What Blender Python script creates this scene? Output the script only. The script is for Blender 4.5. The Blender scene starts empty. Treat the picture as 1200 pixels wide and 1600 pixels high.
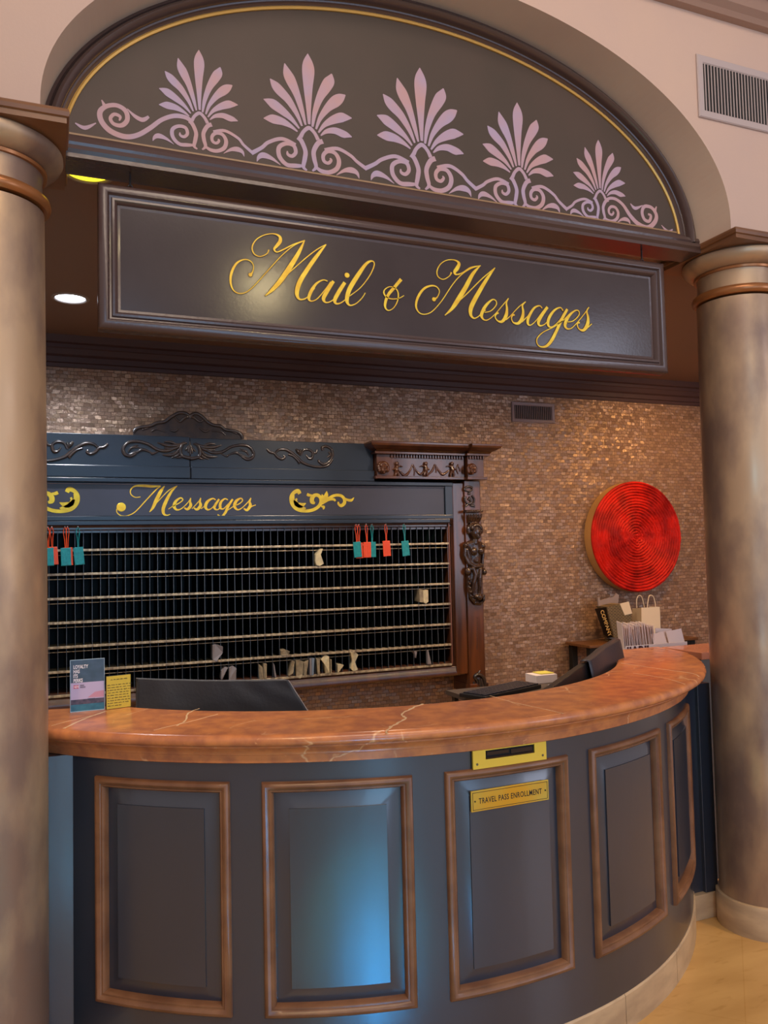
import bpy, bmesh, math, random
from mathutils import Vector, Matrix, noise
random.seed(7)
S = bpy.context.scene
COL = S.collection
R = math.radians
PI = math.pi

# ------------------------------------------------------------------ camera
YAW, PITCH, ROLL, FPX, EYE = R(22.2915), R(2.9647), R(-1.3178), 1265.77, 1.6
cy_, sy_, cp_, sp_, cr_, sr_ = math.cos(YAW), math.sin(YAW), math.cos(PITCH), math.sin(PITCH), math.cos(ROLL), math.sin(ROLL)
FW = Vector((sy_ * cp_, cy_ * cp_, sp_))
r0 = Vector((cy_, -sy_, 0))
u0 = r0.cross(FW)
RT = cr_ * r0 + sr_ * u0
UP = -sr_ * r0 + cr_ * u0
cam_d = bpy.data.cameras.new('camera')
cam = bpy.data.objects.new('camera', cam_d)
COL.objects.link(cam)
cam.matrix_world = Matrix(((RT.x, UP.x, -FW.x, 0), (RT.y, UP.y, -FW.y, 0), (RT.z, UP.z, -FW.z, EYE), (0, 0, 0, 1)))
cam_d.sensor_fit = 'VERTICAL'
cam_d.sensor_height = 32.0
cam_d.sensor_width = 24.0
cam_d.lens = 32.0 * FPX / 1600.0
cam_d.clip_start = 0.05
S.camera = cam

# ------------------------------------------------------------------ view, world, lights
S.view_settings.view_transform = 'Standard'
S.view_settings.look = 'None'
S.view_settings.exposure = 0.0
S.view_settings.gamma = 1.0
S.view_settings.use_curve_mapping = False

W = bpy.data.worlds.new('lobby_air')
S.world = W
W.use_nodes = True
wn = W.node_tree
wn.nodes.clear()
wo = wn.nodes.new('ShaderNodeOutputWorld')
wb = wn.nodes.new('ShaderNodeBackground')
wt = wn.nodes.new('ShaderNodeTexCoord')
wz = wn.nodes.new('ShaderNodeSeparateXYZ')
wr = wn.nodes.new('ShaderNodeValToRGB')
wm = wn.nodes.new('ShaderNodeMapRange')
wm.inputs[1].default_value = -1
wm.inputs[2].default_value = 1
wn.links.new(wt.outputs['Generated'], wz.inputs[0])
wn.links.new(wz.outputs['Z'], wm.inputs[0])
wn.links.new(wm.outputs[0], wr.inputs[0])
e = wr.color_ramp.elements
e[0].position = 0.0; e[0].color = (0.50, 0.37, 0.24, 1)
e[1].position = 1.0; e[1].color = (0.40, 0.33, 0.32, 1)
m_ = wr.color_ramp.elements.new(0.5); m_.color = (0.46, 0.37, 0.36, 1)
wn.links.new(wr.outputs[0], wb.inputs[0])
wb.inputs[1].default_value = 1.0
wn.links.new(wb.outputs[0], wo.inputs[0])


def light(name, kind, loc, target, power, color, size=1.0, size_y=None, spot=None, blend=0.5):
    d = bpy.data.lights.new(name, kind)
    d.energy = power
    d.color = color
    if kind == 'AREA':
        d.shape = 'RECTANGLE' if size_y else 'DISK'
        d.size = size
        if size_y: d.size_y = size_y
    elif kind == 'SPOT':
        d.spot_size = R(spot); d.spot_blend = blend; d.shadow_soft_size = size
    else:
        d.shadow_soft_size = size
    o = bpy.data.objects.new(name, d)
    COL.objects.link(o)
    o.location = loc
    o.rotation_euler = (Vector(target) - Vector(loc)).to_track_quat('-Z', 'Y').to_euler()
    return o


light('daylight_window', 'AREA', (0.45, -3.6, 2.0), (0.75, 3, 1.6), 60, (0.26, 0.62, 1.0), 1.0, 3.8)
light('daylight_shaft', 'SPOT', (0.2, -3.4, 3.6), (0.60, 0.85, 0), 13500, (0.03, 0.40, 1.0), 0.05, spot=14, blend=0.8)
light('daylight_window', 'AREA', (2.9, -3.8, 2.2), (1.9, 3, 1.6), 40, (0.34, 0.62, 1.0), 1.5, 3.2)
light('daylight_window', 'AREA', (5.6, -2.4, 2.6), (2.6, 2.6, 2.0), 60, (0.70, 0.78, 1.0), 1.2, 3.0)
light('lobby_fill', 'AREA', (0.9, -0.6, 5.2), (1.3, 2.6, 1.6), 85, (1.0, 0.80, 0.64), 2.4, 1.6)  # added warm overhead fill, not a known lamp of the lobby
light('lobby_spot', 'SPOT', (3.6, 0.4, 4.9), (3.4, 1.9, 0.0), 300, (1.0, 0.66, 0.30), 0.08, spot=50, blend=0.8)
light('lobby_spot', 'SPOT', (1.87, -2.1, 4.15), (1.0, 2.6, 2.0), 45, (1.0, 0.80, 0.42), 0.08, spot=70)
light('lobby_spot', 'SPOT', (-1.2, -1.2, 4.6), (-0.3, 2.5, 0.0), 260, (1.0, 0.68, 0.34), 0.10, spot=45, blend=0.8)
light('alcove_spot', 'SPOT', (4.3, 4.1, 2.86), (4.4, 5.05, 1.3), 58, (1.0, 0.52, 0.16), 0.06, spot=140, blend=1.0)
light('alcove_spot', 'SPOT', (3.0, 3.7, 2.86), (3.0, 4.3, 0.6), 90, (1.0, 0.60, 0.28), 0.06, spot=140, blend=1.0)
light('alcove_spot', 'SPOT', (1.6, 3.7, 2.86), (1.6, 4.3, 0.6), 105, (1.0, 0.80, 0.62), 0.06, spot=140, blend=1.0)
light('alcove_spot', 'SPOT', (0.084, 4.234, 2.86), (0.1, 4.6, 0.6), 70, (0.88, 0.92, 1.0), 0.06, spot=140, blend=1.0)
light('alcove_spot', 'SPOT', (0.118, 2.82, 2.86), (0.2, 3.2, 0.4), 34, (1.0, 0.85, 0.6), 0.06, spot=110, blend=0.9)


# ------------------------------------------------------------------ pixel rays onto real planes
def ray(x, y): return (x - 600) / FPX * RT - (y - 800) / FPX * UP + FW
def onY(x, y, Y): d = ray(x, y); t = Y / d.y; return Vector((d.x * t, Y, d.z * t + EYE))
def onZ(x, y, Z): d = ray(x, y); t = (Z - EYE) / d.z; return Vector((d.x * t, d.y * t, Z))
def zoom(x0, y0, s): return lambda a, b: (x0 + a / s, y0 + b / s)


# ------------------------------------------------------------------ materials
def lin(c):
    return tuple(((v / 255) / 12.92 if v / 255 <= 0.04045 else ((v / 255 + 0.055) / 1.055) ** 2.4) for v in c) + (1,)


MATS = {}
def mat(name, col, rough=0.5, metal=0.0, col2=None, nscale=8.0, bump=0.0, bscale=40.0, coat=0.0, emit=0.0, spec=0.5,
        stretch=(1, 1, 1), contrast=(0.35, 0.65), sheen=0.0, detail=4, alpha=None, rough2=None, rscale=6.0):
    if name in MATS: return MATS[name]
    m = bpy.data.materials.new(name)
    m.use_nodes = True
    nt = m.node_tree
    b = nt.nodes['Principled BSDF']
    b.inputs['Roughness'].default_value = rough
    b.inputs['Metallic'].default_value = metal
    b.inputs['Specular IOR Level'].default_value = spec
    b.inputs['Coat Weight'].default_value = coat
    b.inputs['Coat Roughness'].default_value = 0.12
    b.inputs['Sheen Weight'].default_value = sheen
    c1 = lin(col)
    b.inputs['Base Color'].default_value = c1
    if emit:
        b.inputs['Emission Color'].default_value = c1
        b.inputs['Emission Strength'].default_value = emit
    tc = nt.nodes.new('ShaderNodeTexCoord')
    geo = nt.nodes.new('ShaderNodeNewGeometry')
    mp = nt.nodes.new('ShaderNodeMapping')
    mp.inputs['Scale'].default_value = stretch
    nt.links.new(geo.outputs['Position'], mp.inputs[0])
    if col2:
        n = nt.nodes.new('ShaderNodeTexNoise')
        n.inputs['Scale'].default_value = nscale
        n.inputs['Detail'].default_value = detail
        nt.links.new(mp.outputs[0], n.inputs['Vector'])
        r = nt.nodes.new('ShaderNodeValToRGB')
        r.color_ramp.elements[0].position = contrast[0]; r.color_ramp.elements[0].color = c1
        r.color_ramp.elements[1].position = contrast[1]; r.color_ramp.elements[1].color = lin(col2)
        nt.links.new(n.outputs[0], r.inputs[0])
        nt.links.new(r.outputs[0], b.inputs['Base Color'])
    if rough2 is not None:
        n2 = nt.nodes.new('ShaderNodeTexNoise')
        n2.inputs['Scale'].default_value = rscale
        nt.links.new(mp.outputs[0], n2.inputs['Vector'])
        mr = nt.nodes.new('ShaderNodeMapRange')
        mr.inputs[1].default_value = 0.35; mr.inputs[2].default_value = 0.65
        mr.inputs[3].default_value = rough; mr.inputs[4].default_value = rough2
        nt.links.new(n2.outputs[0], mr.inputs[0])
        nt.links.new(mr.outputs[0], b.inputs['Roughness'])
    if bump:
        n = nt.nodes.new('ShaderNodeTexNoise')
        n.inputs['Scale'].default_value = bscale
        n.inputs['Detail'].default_value = 3
        nt.links.new(mp.outputs[0], n.inputs['Vector'])
        bp = nt.nodes.new('ShaderNodeBump')
        bp.inputs['Strength'].default_value = bump
        bp.inputs['Distance'].default_value = 0.01
        nt.links.new(n.outputs[0], bp.inputs['Height'])
        nt.links.new(bp.outputs[0], b.inputs['Normal'])
        if coat: nt.links.new(bp.outputs[0], b.inputs['Coat Normal'])
    MATS[name] = m
    return m


M_plaster = mat('painted_plaster', (200, 170, 150), 0.8, col2=(190, 163, 150), nscale=1.2, bump=0.05, bscale=90)
M_soffit = mat('taupe_plaster', (196, 172, 150), 0.85, col2=(188, 162, 142), nscale=2)
M_ceil = mat('dark_ceiling_paint', (122, 98, 86), 0.45)
M_cornice = mat('dark_cornice', (74, 55, 56), 0.5, spec=0.3)
M_beam = mat('dark_brown_paint', (76, 58, 54), 0.25, bump=0.05, bscale=60, coat=0.2)
M_board = mat('lacquered_board', (58, 48, 48), 0.17, col2=(66, 56, 55), nscale=3, bump=0.018, bscale=90)
M_field = mat('tympanum_field', (84, 70, 62), 0.5, col2=(76, 66, 58), nscale=2.0, bump=0.03, bscale=30, spec=0.2)
M_pearl = mat('pearl_pink_paint', (186, 148, 148), 0.5, col2=(172, 152, 174), nscale=7, spec=0.25)
M_gold = mat('gold_leaf', (240, 206, 56), 0.4, 0.2, col2=(226, 176, 34), nscale=30)
M_goldline = mat('gold_line', (206, 160, 80), 0.35, 0.4)
M_tanline = mat('tan_line', (150, 116, 80), 0.5)
M_edge = mat('dark_letter_edge', (52, 22, 12), 0.5)
M_column = mat('bronze_leaf_column', (186, 156, 124), 0.30, 0.42, col2=(134, 110, 96), nscale=4.5, stretch=(1, 1, 0.5),
               bump=0.12, bscale=12, detail=9, contrast=(0.40, 0.60), rough2=0.5, rscale=7)
M_abacus = mat('brown_gloss_paint', (126, 84, 52), 0.34, col2=(104, 68, 44), nscale=4)
M_ring = mat('copper_ring', (160, 104, 60), 0.3, 0.45)
M_stone = mat('cream_travertine', (196, 168, 132), 0.35, col2=(168, 142, 112), nscale=6, stretch=(1, 1, 3), detail=8)
M_navy = mat('navy_gloss_paint', (36, 46, 62), 0.31, col2=(32, 41, 54), nscale=4, bump=0.06, bscale=14, stretch=(1, 1, 0.35), spec=1.0, coat=0.5)
M_brown = mat('walnut_moulding', (128, 88, 60), 0.34, col2=(104, 68, 46), nscale=12, stretch=(1, 1, 1))
M_rack = mat('rack_navy', (33, 41, 52), 0.3, col2=(29, 36, 45), nscale=3, bump=0.04, bscale=30)
M_rackdark = mat('rack_slate', (56, 54, 64), 0.36, col2=(50, 47, 54), nscale=3)
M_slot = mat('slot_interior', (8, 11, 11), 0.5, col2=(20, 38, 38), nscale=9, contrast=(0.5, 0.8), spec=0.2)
M_wire = mat('slot_divider_edge', (84, 90, 98), 0.4, 0.3)
M_rail = mat('aged_brass_rail', (196, 178, 144), 0.42, 0.2, col2=(120, 104, 86), nscale=60, stretch=(1, 1, 0.2))
M_carve = mat('carved_dark_wood', (40, 36, 38), 0.26, col2=(58, 46, 40), nscale=20, coat=0.3)
M_mahog = mat('carved_mahogany', (86, 50, 28), 0.28, col2=(62, 34, 20), nscale=14, stretch=(1, 1, 0.3), coat=0.35)
M_mahog2 = mat('polished_mahogany', (104, 58, 28), 0.24, col2=(58, 34, 22), nscale=6, stretch=(3, 3, 0.3), coat=0.4)
M_brass = mat('polished_brass', (250, 226, 96), 0.28, 0.7)
M_black = mat('black_ink', (22, 18, 16), 0.5)
M_dark = mat('dark_hollow', (14, 11, 10), 0.8)
M_screw = mat('steel_screw', (120, 110, 100), 0.3, 0.9)
M_vent = mat('vent_paint', (176, 160, 156), 0.5)
M_vent2 = mat('vent_grey_paint', (128, 112, 114), 0.45, 0.1)
M_cloth = mat('black_fabric', (34, 34, 40), 0.6, bump=0.1, bscale=90, sheen=0.3)
M_leather = mat('charcoal_vinyl', (48, 48, 56), 0.40, bump=0.08, bscale=120)
M_plastic = mat('black_plastic', (22, 22, 25), 0.4)
M_silver = mat('grey_plastic', (150, 148, 150), 0.4)
M_paper = mat('white_paper', (224, 208, 204), 0.8)
M_paper2 = mat('cream_paper', (206, 192, 150), 0.8, col2=(176, 164, 134), nscale=30)
M_bag = mat('white_kraft_paper', (226, 208, 180), 0.8)
M_yellow = mat('yellow_note', (214, 202, 90), 0.8)
M_teal = mat('teal_leather', (20, 142, 142), 0.4, col2=(14, 120, 126), nscale=60, bump=0.1, bscale=200)
M_orange = mat('orange_leather', (214, 72, 28), 0.4, bump=0.1, bscale=200)
M_red = mat('red_rolled_fabric', (206, 28, 14), 0.6, col2=(150, 12, 8), nscale=9, bump=0.3, bscale=50, spec=0.25)
M_canvas = mat('tan_canvas', (206, 162, 104), 0.7)
M_wood = mat('table_wood', (120, 78, 40), 0.4, col2=(90, 56, 28), nscale=8, stretch=(1, 6, 6))
M_lamp = mat('lamp_glow', (226, 240, 255), 0.5, emit=9.0)
M_lampw = mat('lamp_glow_yellow', (236, 226, 60), 0.5, emit=1.3)
M_ringw = mat('lamp_trim', (150, 140, 136), 0.4)
M_worktop = mat('grey_laminate', (78, 66, 58), 0.5)


def marble_floor():
    m = mat('floor_marble', (206, 164, 102), 0.24, col2=(188, 146, 88), nscale=2.2, stretch=(1, 3, 1), detail=8, bump=0.02, bscale=20)
    nt = m.node_tree
    b = nt.nodes['Principled BSDF']
    src = b.inputs['Base Color'].links[0].from_socket
    geo = nt.nodes.new('ShaderNodeNewGeometry')
    mp = nt.nodes.new('ShaderNodeMapping')
    mp.inputs['Rotation'].default_value = (0, 0, R(45))
    nt.links.new(geo.outputs['Position'], mp.inputs[0])
    br = nt.nodes.new('ShaderNodeTexBrick')
    br.offset = 0
    br.inputs['Scale'].default_value = 1.0
    br.inputs['Brick Width'].default_value = 0.61
    br.inputs['Row Height'].default_value = 0.61
    br.inputs['Mortar Size'].default_value = 0.002
    br.inputs['Color1'].default_value = (1, 1, 1, 1)
    br.inputs['Color2'].default_value = (0.97, 0.97, 0.97, 1)
    br.inputs['Mortar'].default_value = (0.9, 0.87, 0.82, 1)
    nt.links.new(mp.outputs[0], br.inputs['Vector'])
    mx = nt.nodes.new('ShaderNodeMix')
    mx.data_type = 'RGBA'; mx.blend_type = 'MULTIPLY'
    mx.inputs[0].default_value = 1
    nt.links.new(src, mx.inputs[6]); nt.links.new(br.outputs[0], mx.inputs[7])
    # dark flecks in the stone
    v = nt.nodes.new('ShaderNodeTexNoise'); v.inputs['Scale'].default_value = 9; v.inputs['Detail'].default_value = 6
    mp2 = nt.nodes.new('ShaderNodeMapping'); mp2.inputs['Scale'].default_value = (1, 3.5, 1); mp2.inputs['Rotation'].default_value = (0, 0, R(-25))
    nt.links.new(geo.outputs['Position'], mp2.inputs[0]); nt.links.new(mp2.outputs[0], v.inputs['Vector'])
    rr = nt.nodes.new('ShaderNodeValToRGB')
    rr.color_ramp.elements[0].position = 0.60; rr.color_ramp.elements[0].color = (1, 1, 1, 1)
    rr.color_ramp.elements[1].position = 0.72; rr.color_ramp.elements[1].color = (0.84, 0.8, 0.74, 1)
    nt.links.new(v.outputs[0], rr.inputs[0])
    mx2 = nt.nodes.new('ShaderNodeMix'); mx2.data_type = 'RGBA'; mx2.blend_type = 'MULTIPLY'; mx2.inputs[0].default_value = 1
    nt.links.new(mx.outputs[2], mx2.inputs[6]); nt.links.new(rr.outputs[0], mx2.inputs[7])
    nt.links.new(mx2.outputs[2], b.inputs['Base Color'])
    return m


def red_marble():
    m = mat('red_marble', (206, 130, 78), 0.24, col2=(172, 106, 72), nscale=18, detail=9, contrast=(0.36, 0.64))
    nt = m.node_tree
    b = nt.nodes['Principled BSDF']
    src = b.inputs['Base Color'].links[0].from_socket
    geo = nt.nodes.new('ShaderNodeNewGeometry')
    nz = nt.nodes.new('ShaderNodeTexNoise'); nz.inputs['Scale'].default_value = 3; nz.inputs['Detail'].default_value = 5
    ad = nt.nodes.new('ShaderNodeVectorMath'); ad.operation = 'MULTIPLY_ADD'
    ad.inputs[1].default_value = (0.35, 0.35, 0.35)
    nt.links.new(geo.outputs['Position'], nz.inputs['Vector'])
    nt.links.new(nz.outputs['Color'], ad.inputs[0]); nt.links.new(geo.outputs['Position'], ad.inputs[2])
    vo = nt.nodes.new('ShaderNodeTexVoronoi'); vo.feature = 'DISTANCE_TO_EDGE'; vo.inputs['Scale'].default_value = 2.6
    nt.links.new(ad.outputs[0], vo.inputs['Vector'])
    rr = nt.nodes.new('ShaderNodeValToRGB')
    rr.color_ramp.elements[0].position = 0.0; rr.color_ramp.elements[0].color = (1, 1, 1, 1)
    rr.color_ramp.elements[1].position = 0.012; rr.color_ramp.elements[1].color = (0, 0, 0, 1)
    nt.links.new(vo.outputs['Distance'], rr.inputs[0])
    n3 = nt.nodes.new('ShaderNodeTexNoise'); n3.inputs['Scale'].default_value = 4.5
    nt.links.new(geo.outputs['Position'], n3.inputs['Vector'])
    r3 = nt.nodes.new('ShaderNodeValToRGB')
    r3.color_ramp.elements[0].position = 0.52; r3.color_ramp.elements[1].position = 0.62
    nt.links.new(n3.outputs[0], r3.inputs[0])
    mu = nt.nodes.new('ShaderNodeMath'); mu.operation = 'MULTIPLY'
    nt.links.new(rr.outputs[0], mu.inputs[0]); nt.links.new(r3.outputs[0], mu.inputs[1])
    mx = nt.nodes.new('ShaderNodeMix'); mx.data_type = 'RGBA'
    nt.links.new(mu.outputs[0], mx.inputs[0]); nt.links.new(src, mx.inputs[6])
    mx.inputs[7].default_value = lin((226, 176, 128))
    # small pale fossils
    n4 = nt.nodes.new('ShaderNodeTexNoise'); n4.inputs['Scale'].default_value = 26; n4.inputs['Detail'].default_value = 2
    mp = nt.nodes.new('ShaderNodeMapping'); mp.inputs['Scale'].default_value = (1, 2.4, 1.6); mp.inputs['Rotation'].default_value = (0, 0, R(35))
    nt.links.new(geo.outputs['Position'], mp.inputs[0]); nt.links.new(mp.outputs[0], n4.inputs['Vector'])
    r4 = nt.nodes.new('ShaderNodeValToRGB')
    r4.color_ramp.elements[0].position = 0.69; r4.color_ramp.elements[1].position = 0.73
    nt.links.new(n4.outputs[0], r4.inputs[0])
    mx2 = nt.nodes.new('ShaderNodeMix'); mx2.data_type = 'RGBA'
    nt.links.new(r4.outputs[0], mx2.inputs[0]); nt.links.new(mx.outputs[2], mx2.inputs[6])
    mx2.inputs[7].default_value = lin((206, 140, 92))
    nt.links.new(mx2.outputs[2], b.inputs['Base Color'])
    return m


def shell_tiles():
    m = bpy.data.materials.new('shell_mosaic'); m.use_nodes = True
    nt = m.node_tree; b = nt.nodes['Principled BSDF']
    L = nt.links.new; N = nt.nodes.new
    geo = N('ShaderNodeNewGeometry')
    sp = N('ShaderNodeSeparateXYZ'); L(geo.outputs['Position'], sp.inputs[0])
    cb = N('ShaderNodeCombineXYZ'); L(sp.outputs[0], cb.inputs[0]); L(sp.outputs[2], cb.inputs[1])
    wob = N('ShaderNodeTexNoise'); wob.inputs['Scale'].default_value = 18
    L(cb.outputs[0], wob.inputs['Vector'])
    ma = N('ShaderNodeVectorMath'); ma.operation = 'MULTIPLY_ADD'; ma.inputs[1].default_value = (0.030, 0.016, 0)
    L(wob.outputs['Color'], ma.inputs[0]); L(cb.outputs[0], ma.inputs[2])
    br = N('ShaderNodeTexBrick')
    br.inputs['Scale'].default_value = 1.0; br.inputs['Brick Width'].default_value = 0.038; br.inputs['Row Height'].default_value = 0.0235
    br.inputs['Mortar Size'].default_value = 0.0016; br.inputs['Mortar Smooth'].default_value = 0.3
    br.inputs['Color1'].default_value = (0, 0, 0, 1); br.inputs['Color2'].default_value = (1, 1, 1, 1); br.inputs['Mortar'].default_value = (0.5, 0.5, 0.5, 1)
    L(ma.outputs[0], br.inputs['Vector'])
    cr = N('ShaderNodeValToRGB')
    cr.color_ramp.elements[0].color = lin((136, 110, 90)); cr.color_ramp.elements[1].color = lin((170, 140, 114))
    q = cr.color_ramp.elements.new(0.5); q.color = lin((154, 124, 104))
    L(br.outputs['Color'], cr.inputs[0])
    mo = N('ShaderNodeMix'); mo.data_type = 'RGBA'; mo.inputs[7].default_value = lin((108, 84, 68))
    L(br.outputs['Fac'], mo.inputs[0]); L(cr.outputs[0], mo.inputs[6])
    L(mo.outputs[2], b.inputs['Base Color'])
    wn_ = N('ShaderNodeTexWhiteNoise'); wn_.noise_dimensions = '1D'
    L(br.outputs['Color'], wn_.inputs['W'])
    su = N('ShaderNodeVectorMath'); su.operation = 'SUBTRACT'; su.inputs[1].default_value = (0.5, 0.5, 0.5)
    L(wn_.outputs['Color'], su.inputs[0])
    sc = N('ShaderNodeVectorMath'); sc.operation = 'SCALE'; sc.inputs['Scale'].default_value = 0.42
    L(su.outputs[0], sc.inputs[0])
    nb = N('ShaderNodeTexNoise'); nb.inputs['Scale'].default_value = 55; L(cb.outputs[0], nb.inputs['Vector'])
    bp = N('ShaderNodeBump'); bp.inputs['Strength'].default_value = 0.45; bp.inputs['Distance'].default_value = 0.012
    sb = N('ShaderNodeMath'); sb.operation = 'SUBTRACT'
    L(nb.outputs[0], sb.inputs[0]); L(br.outputs['Fac'], sb.inputs[1]); L(sb.outputs[0], bp.inputs['Height'])
    ad = N('ShaderNodeVectorMath'); ad.operation = 'ADD'; L(bp.outputs[0], ad.inputs[0]); L(sc.outputs[0], ad.inputs[1])
    no = N('ShaderNodeVectorMath'); no.operation = 'NORMALIZE'; L(ad.outputs[0], no.inputs[0])
    L(no.outputs[0], b.inputs['Normal'])
    b.inputs['Roughness'].default_value = 0.34; b.inputs['Metallic'].default_value = 0.2
    return m


M_floor = marble_floor()
M_redm = red_marble()
M_tiles = shell_tiles()
M_vein = mat('pale_vein', (236, 200, 156), 0.2)


# ------------------------------------------------------------------ mesh helpers
class MB:
    def __init__(s): s.bm = bmesh.new(); s.mi = 0
    def face(s, vs):
        try:
            f = s.bm.faces.new(vs); f.material_index = s.mi; return f
        except ValueError: return None
    def V(s, p): return s.bm.verts.new(p)
    def box(s, a, b, M=None):
        x0, y0, z0 = a; x1, y1, z1 = b
        P = [Vector(p) for p in ((x0, y0, z0), (x1, y0, z0), (x1, y1, z0), (x0, y1, z0), (x0, y0, z1), (x1, y0, z1), (x1, y1, z1), (x0, y1, z1))]
        if M: P = [M @ p for p in P]
        v = [s.V(p) for p in P]
        for q in ((0, 3, 2, 1), (4, 5, 6, 7), (0, 1, 5, 4), (1, 2, 6, 5), (2, 3, 7, 6), (3, 0, 4, 7)): s.face([v[i] for i in q])
        return s
    def grid(s, rows, closeu=False, closev=False):
        vs = [[s.V(p) for p in r] for r in rows]
        nr = len(vs); nc = len(vs[0])
        for i in range(nr if closev else nr - 1):
            for j in range(nc if closeu else nc - 1):
                s.face([vs[i][j], vs[i][(j + 1) % nc], vs[(i + 1) % nr][(j + 1) % nc], vs[(i + 1) % nr][j]])
        return vs
    def lathe(s, prof, c=(0, 0), n=64, cap=True):
        rows = [[(c[0] + r * math.cos(2 * PI * k / n), c[1] + r * math.sin(2 * PI * k / n), z) for k in range(n)] for r, z in prof]
        vs = s.grid(rows, closeu=True)
        if cap:
            s.face(vs[0][::-1]); s.face(vs[-1])
        return s
    def prism(s, pts, off):
        """closed polygon of 3D points pushed by vector off"""
        off = Vector(off)
        a = [s.V(p) for p in pts]; b = [s.V(Vector(p) + off) for p in pts]
        s.face(a); s.face(b[::-1])
        n = len(a)
        for i in range(n): s.face([a[i], a[(i + 1) % n], b[(i + 1) % n], b[i]])
        return s
    def tube(s, path, r, n=8, cap=True):
        path = [Vector(p) for p in path]; rows = []
        for i, p in enumerate(path):
            t = (path[min(i + 1, len(path) - 1)] - path[max(i - 1, 0)]).normalized()
            a = t.cross(Vector((0.12, 0.31, 1))).normalized() if abs(t.z) < 0.95 else t.cross(Vector((1, 0.2, 0))).normalized()
            b = t.cross(a); rr = r[i] if isinstance(r, (list, tuple)) else r
            rows.append([p + a * math.cos(2 * PI * k / n) * rr + b * math.sin(2 * PI * k / n) * rr for k in range(n)])
        vs = s.grid(rows, closeu=True)
        if cap: s.face(vs[0][::-1]); s.face(vs[-1])
        return s
    def ball(s, c, r, n=12, m=8, rot=None):
        c = Vector(c); rx, ry, rz = r if isinstance(r, (tuple, list)) else (r, r, r)
        rows = []
        for i in range(1, m):
            ph = PI * i / m
            rows.append([(math.sin(ph) * math.cos(2 * PI * k / n) * rx, math.sin(ph) * math.sin(2 * PI * k / n) * ry, math.cos(ph) * rz) for k in range(n)])
        f = (lambda p: c + (rot @ Vector(p))) if rot else (lambda p: c + Vector(p))
        vs = s.grid([[f(p) for p in r_] for r_ in rows], closeu=True)
        t = s.V(f((0, 0, rz))); b = s.V(f((0, 0, -rz)))
        for k in range(n):
            s.face([t, vs[0][(k + 1) % n], vs[0][k]]); s.face([b, vs[-1][k], vs[-1][(k + 1) % n]])
        return s
    def merge(s, me, M):
        base = len(s.bm.verts)
        vs = [s.V(M @ v.co) for v in me.vertices]
        for p in me.polygons: s.face([vs[i] for i in p.vertices])
        return s
    def build(s, name, mats, parent=None, smooth=False, bevel=0.0, origin=None, seg=2, recalc=True):
        bm = s.bm
        if recalc: bmesh.ops.recalc_face_normals(bm, faces=bm.faces)
        me = bpy.data.meshes.new(name)
        if origin is None:
            if bm.verts:
                xs = [v.co for v in bm.verts]
                origin = Vector(((min(p.x for p in xs) + max(p.x for p in xs)) / 2, (min(p.y for p in xs) + max(p.y for p in xs)) / 2, min(p.z for p in xs)))
            else: origin = Vector()
        origin = Vector(origin)
        bmesh.ops.translate(bm, verts=bm.verts, vec=-origin)
        bm.to_mesh(me); bm.free()
        if not isinstance(mats, (list, tuple)): mats = [mats]
        for m in mats: me.materials.append(m)
        o = bpy.data.objects.new(name, me)
        COL.objects.link(o)
        o.location = origin
        if parent:
            o.parent = parent
            o.matrix_parent_inverse = WM[parent.name].inverted()
        WM[o.name] = Matrix.Translation(origin)
        if smooth:
            me.polygons.foreach_set('use_smooth', [True] * len(me.polygons))
            try: me.set_sharp_from_angle(angle=R(38))
            except Exception: pass
        if bevel:
            md = o.modifiers.new('bevel', 'BEVEL'); md.width = bevel; md.segments = seg; md.limit_method = 'ANGLE'; md.angle_limit = R(40)
        return o


WM = {}
def thing(name, loc, label, cat, group=None):
    o = bpy.data.objects.new(name, None)
    COL.objects.link(o); o.location = loc; o.empty_display_size = 0.05
    WM[o.name] = Matrix.Translation(Vector(loc))
    return tag(o, label, cat, group)
def tag(o, label, cat, group=None, kind=None):
    o['label'] = label; o['category'] = cat
    if group: o['group'] = group
    if kind: o['kind'] = kind
    return o
def struct(o): o['kind'] = 'structure'; return o
def lab(o, t): o['label'] = t; return o


def crom(pts, n=6):
    """Catmull-Rom through points of any dimension"""
    if len(pts) < 3: n = 4
    P = [pts[0]] + list(pts) + [pts[-1]]
    out = []
    for i in range(1, len(P) - 2):
        p0, p1, p2, p3 = P[i - 1], P[i], P[i + 1], P[i + 2]
        for k in range(n):
            t = k / n
            out.append(tuple(0.5 * (2 * b + (c - a) * t + (2 * a - 5 * b + 4 * c - d) * t * t + (-a + 3 * b - 3 * c + d) * t ** 3) for a, b, c, d in zip(p0, p1, p2, p3)))
    out.append(tuple(pts[-1]))
    return out


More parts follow.
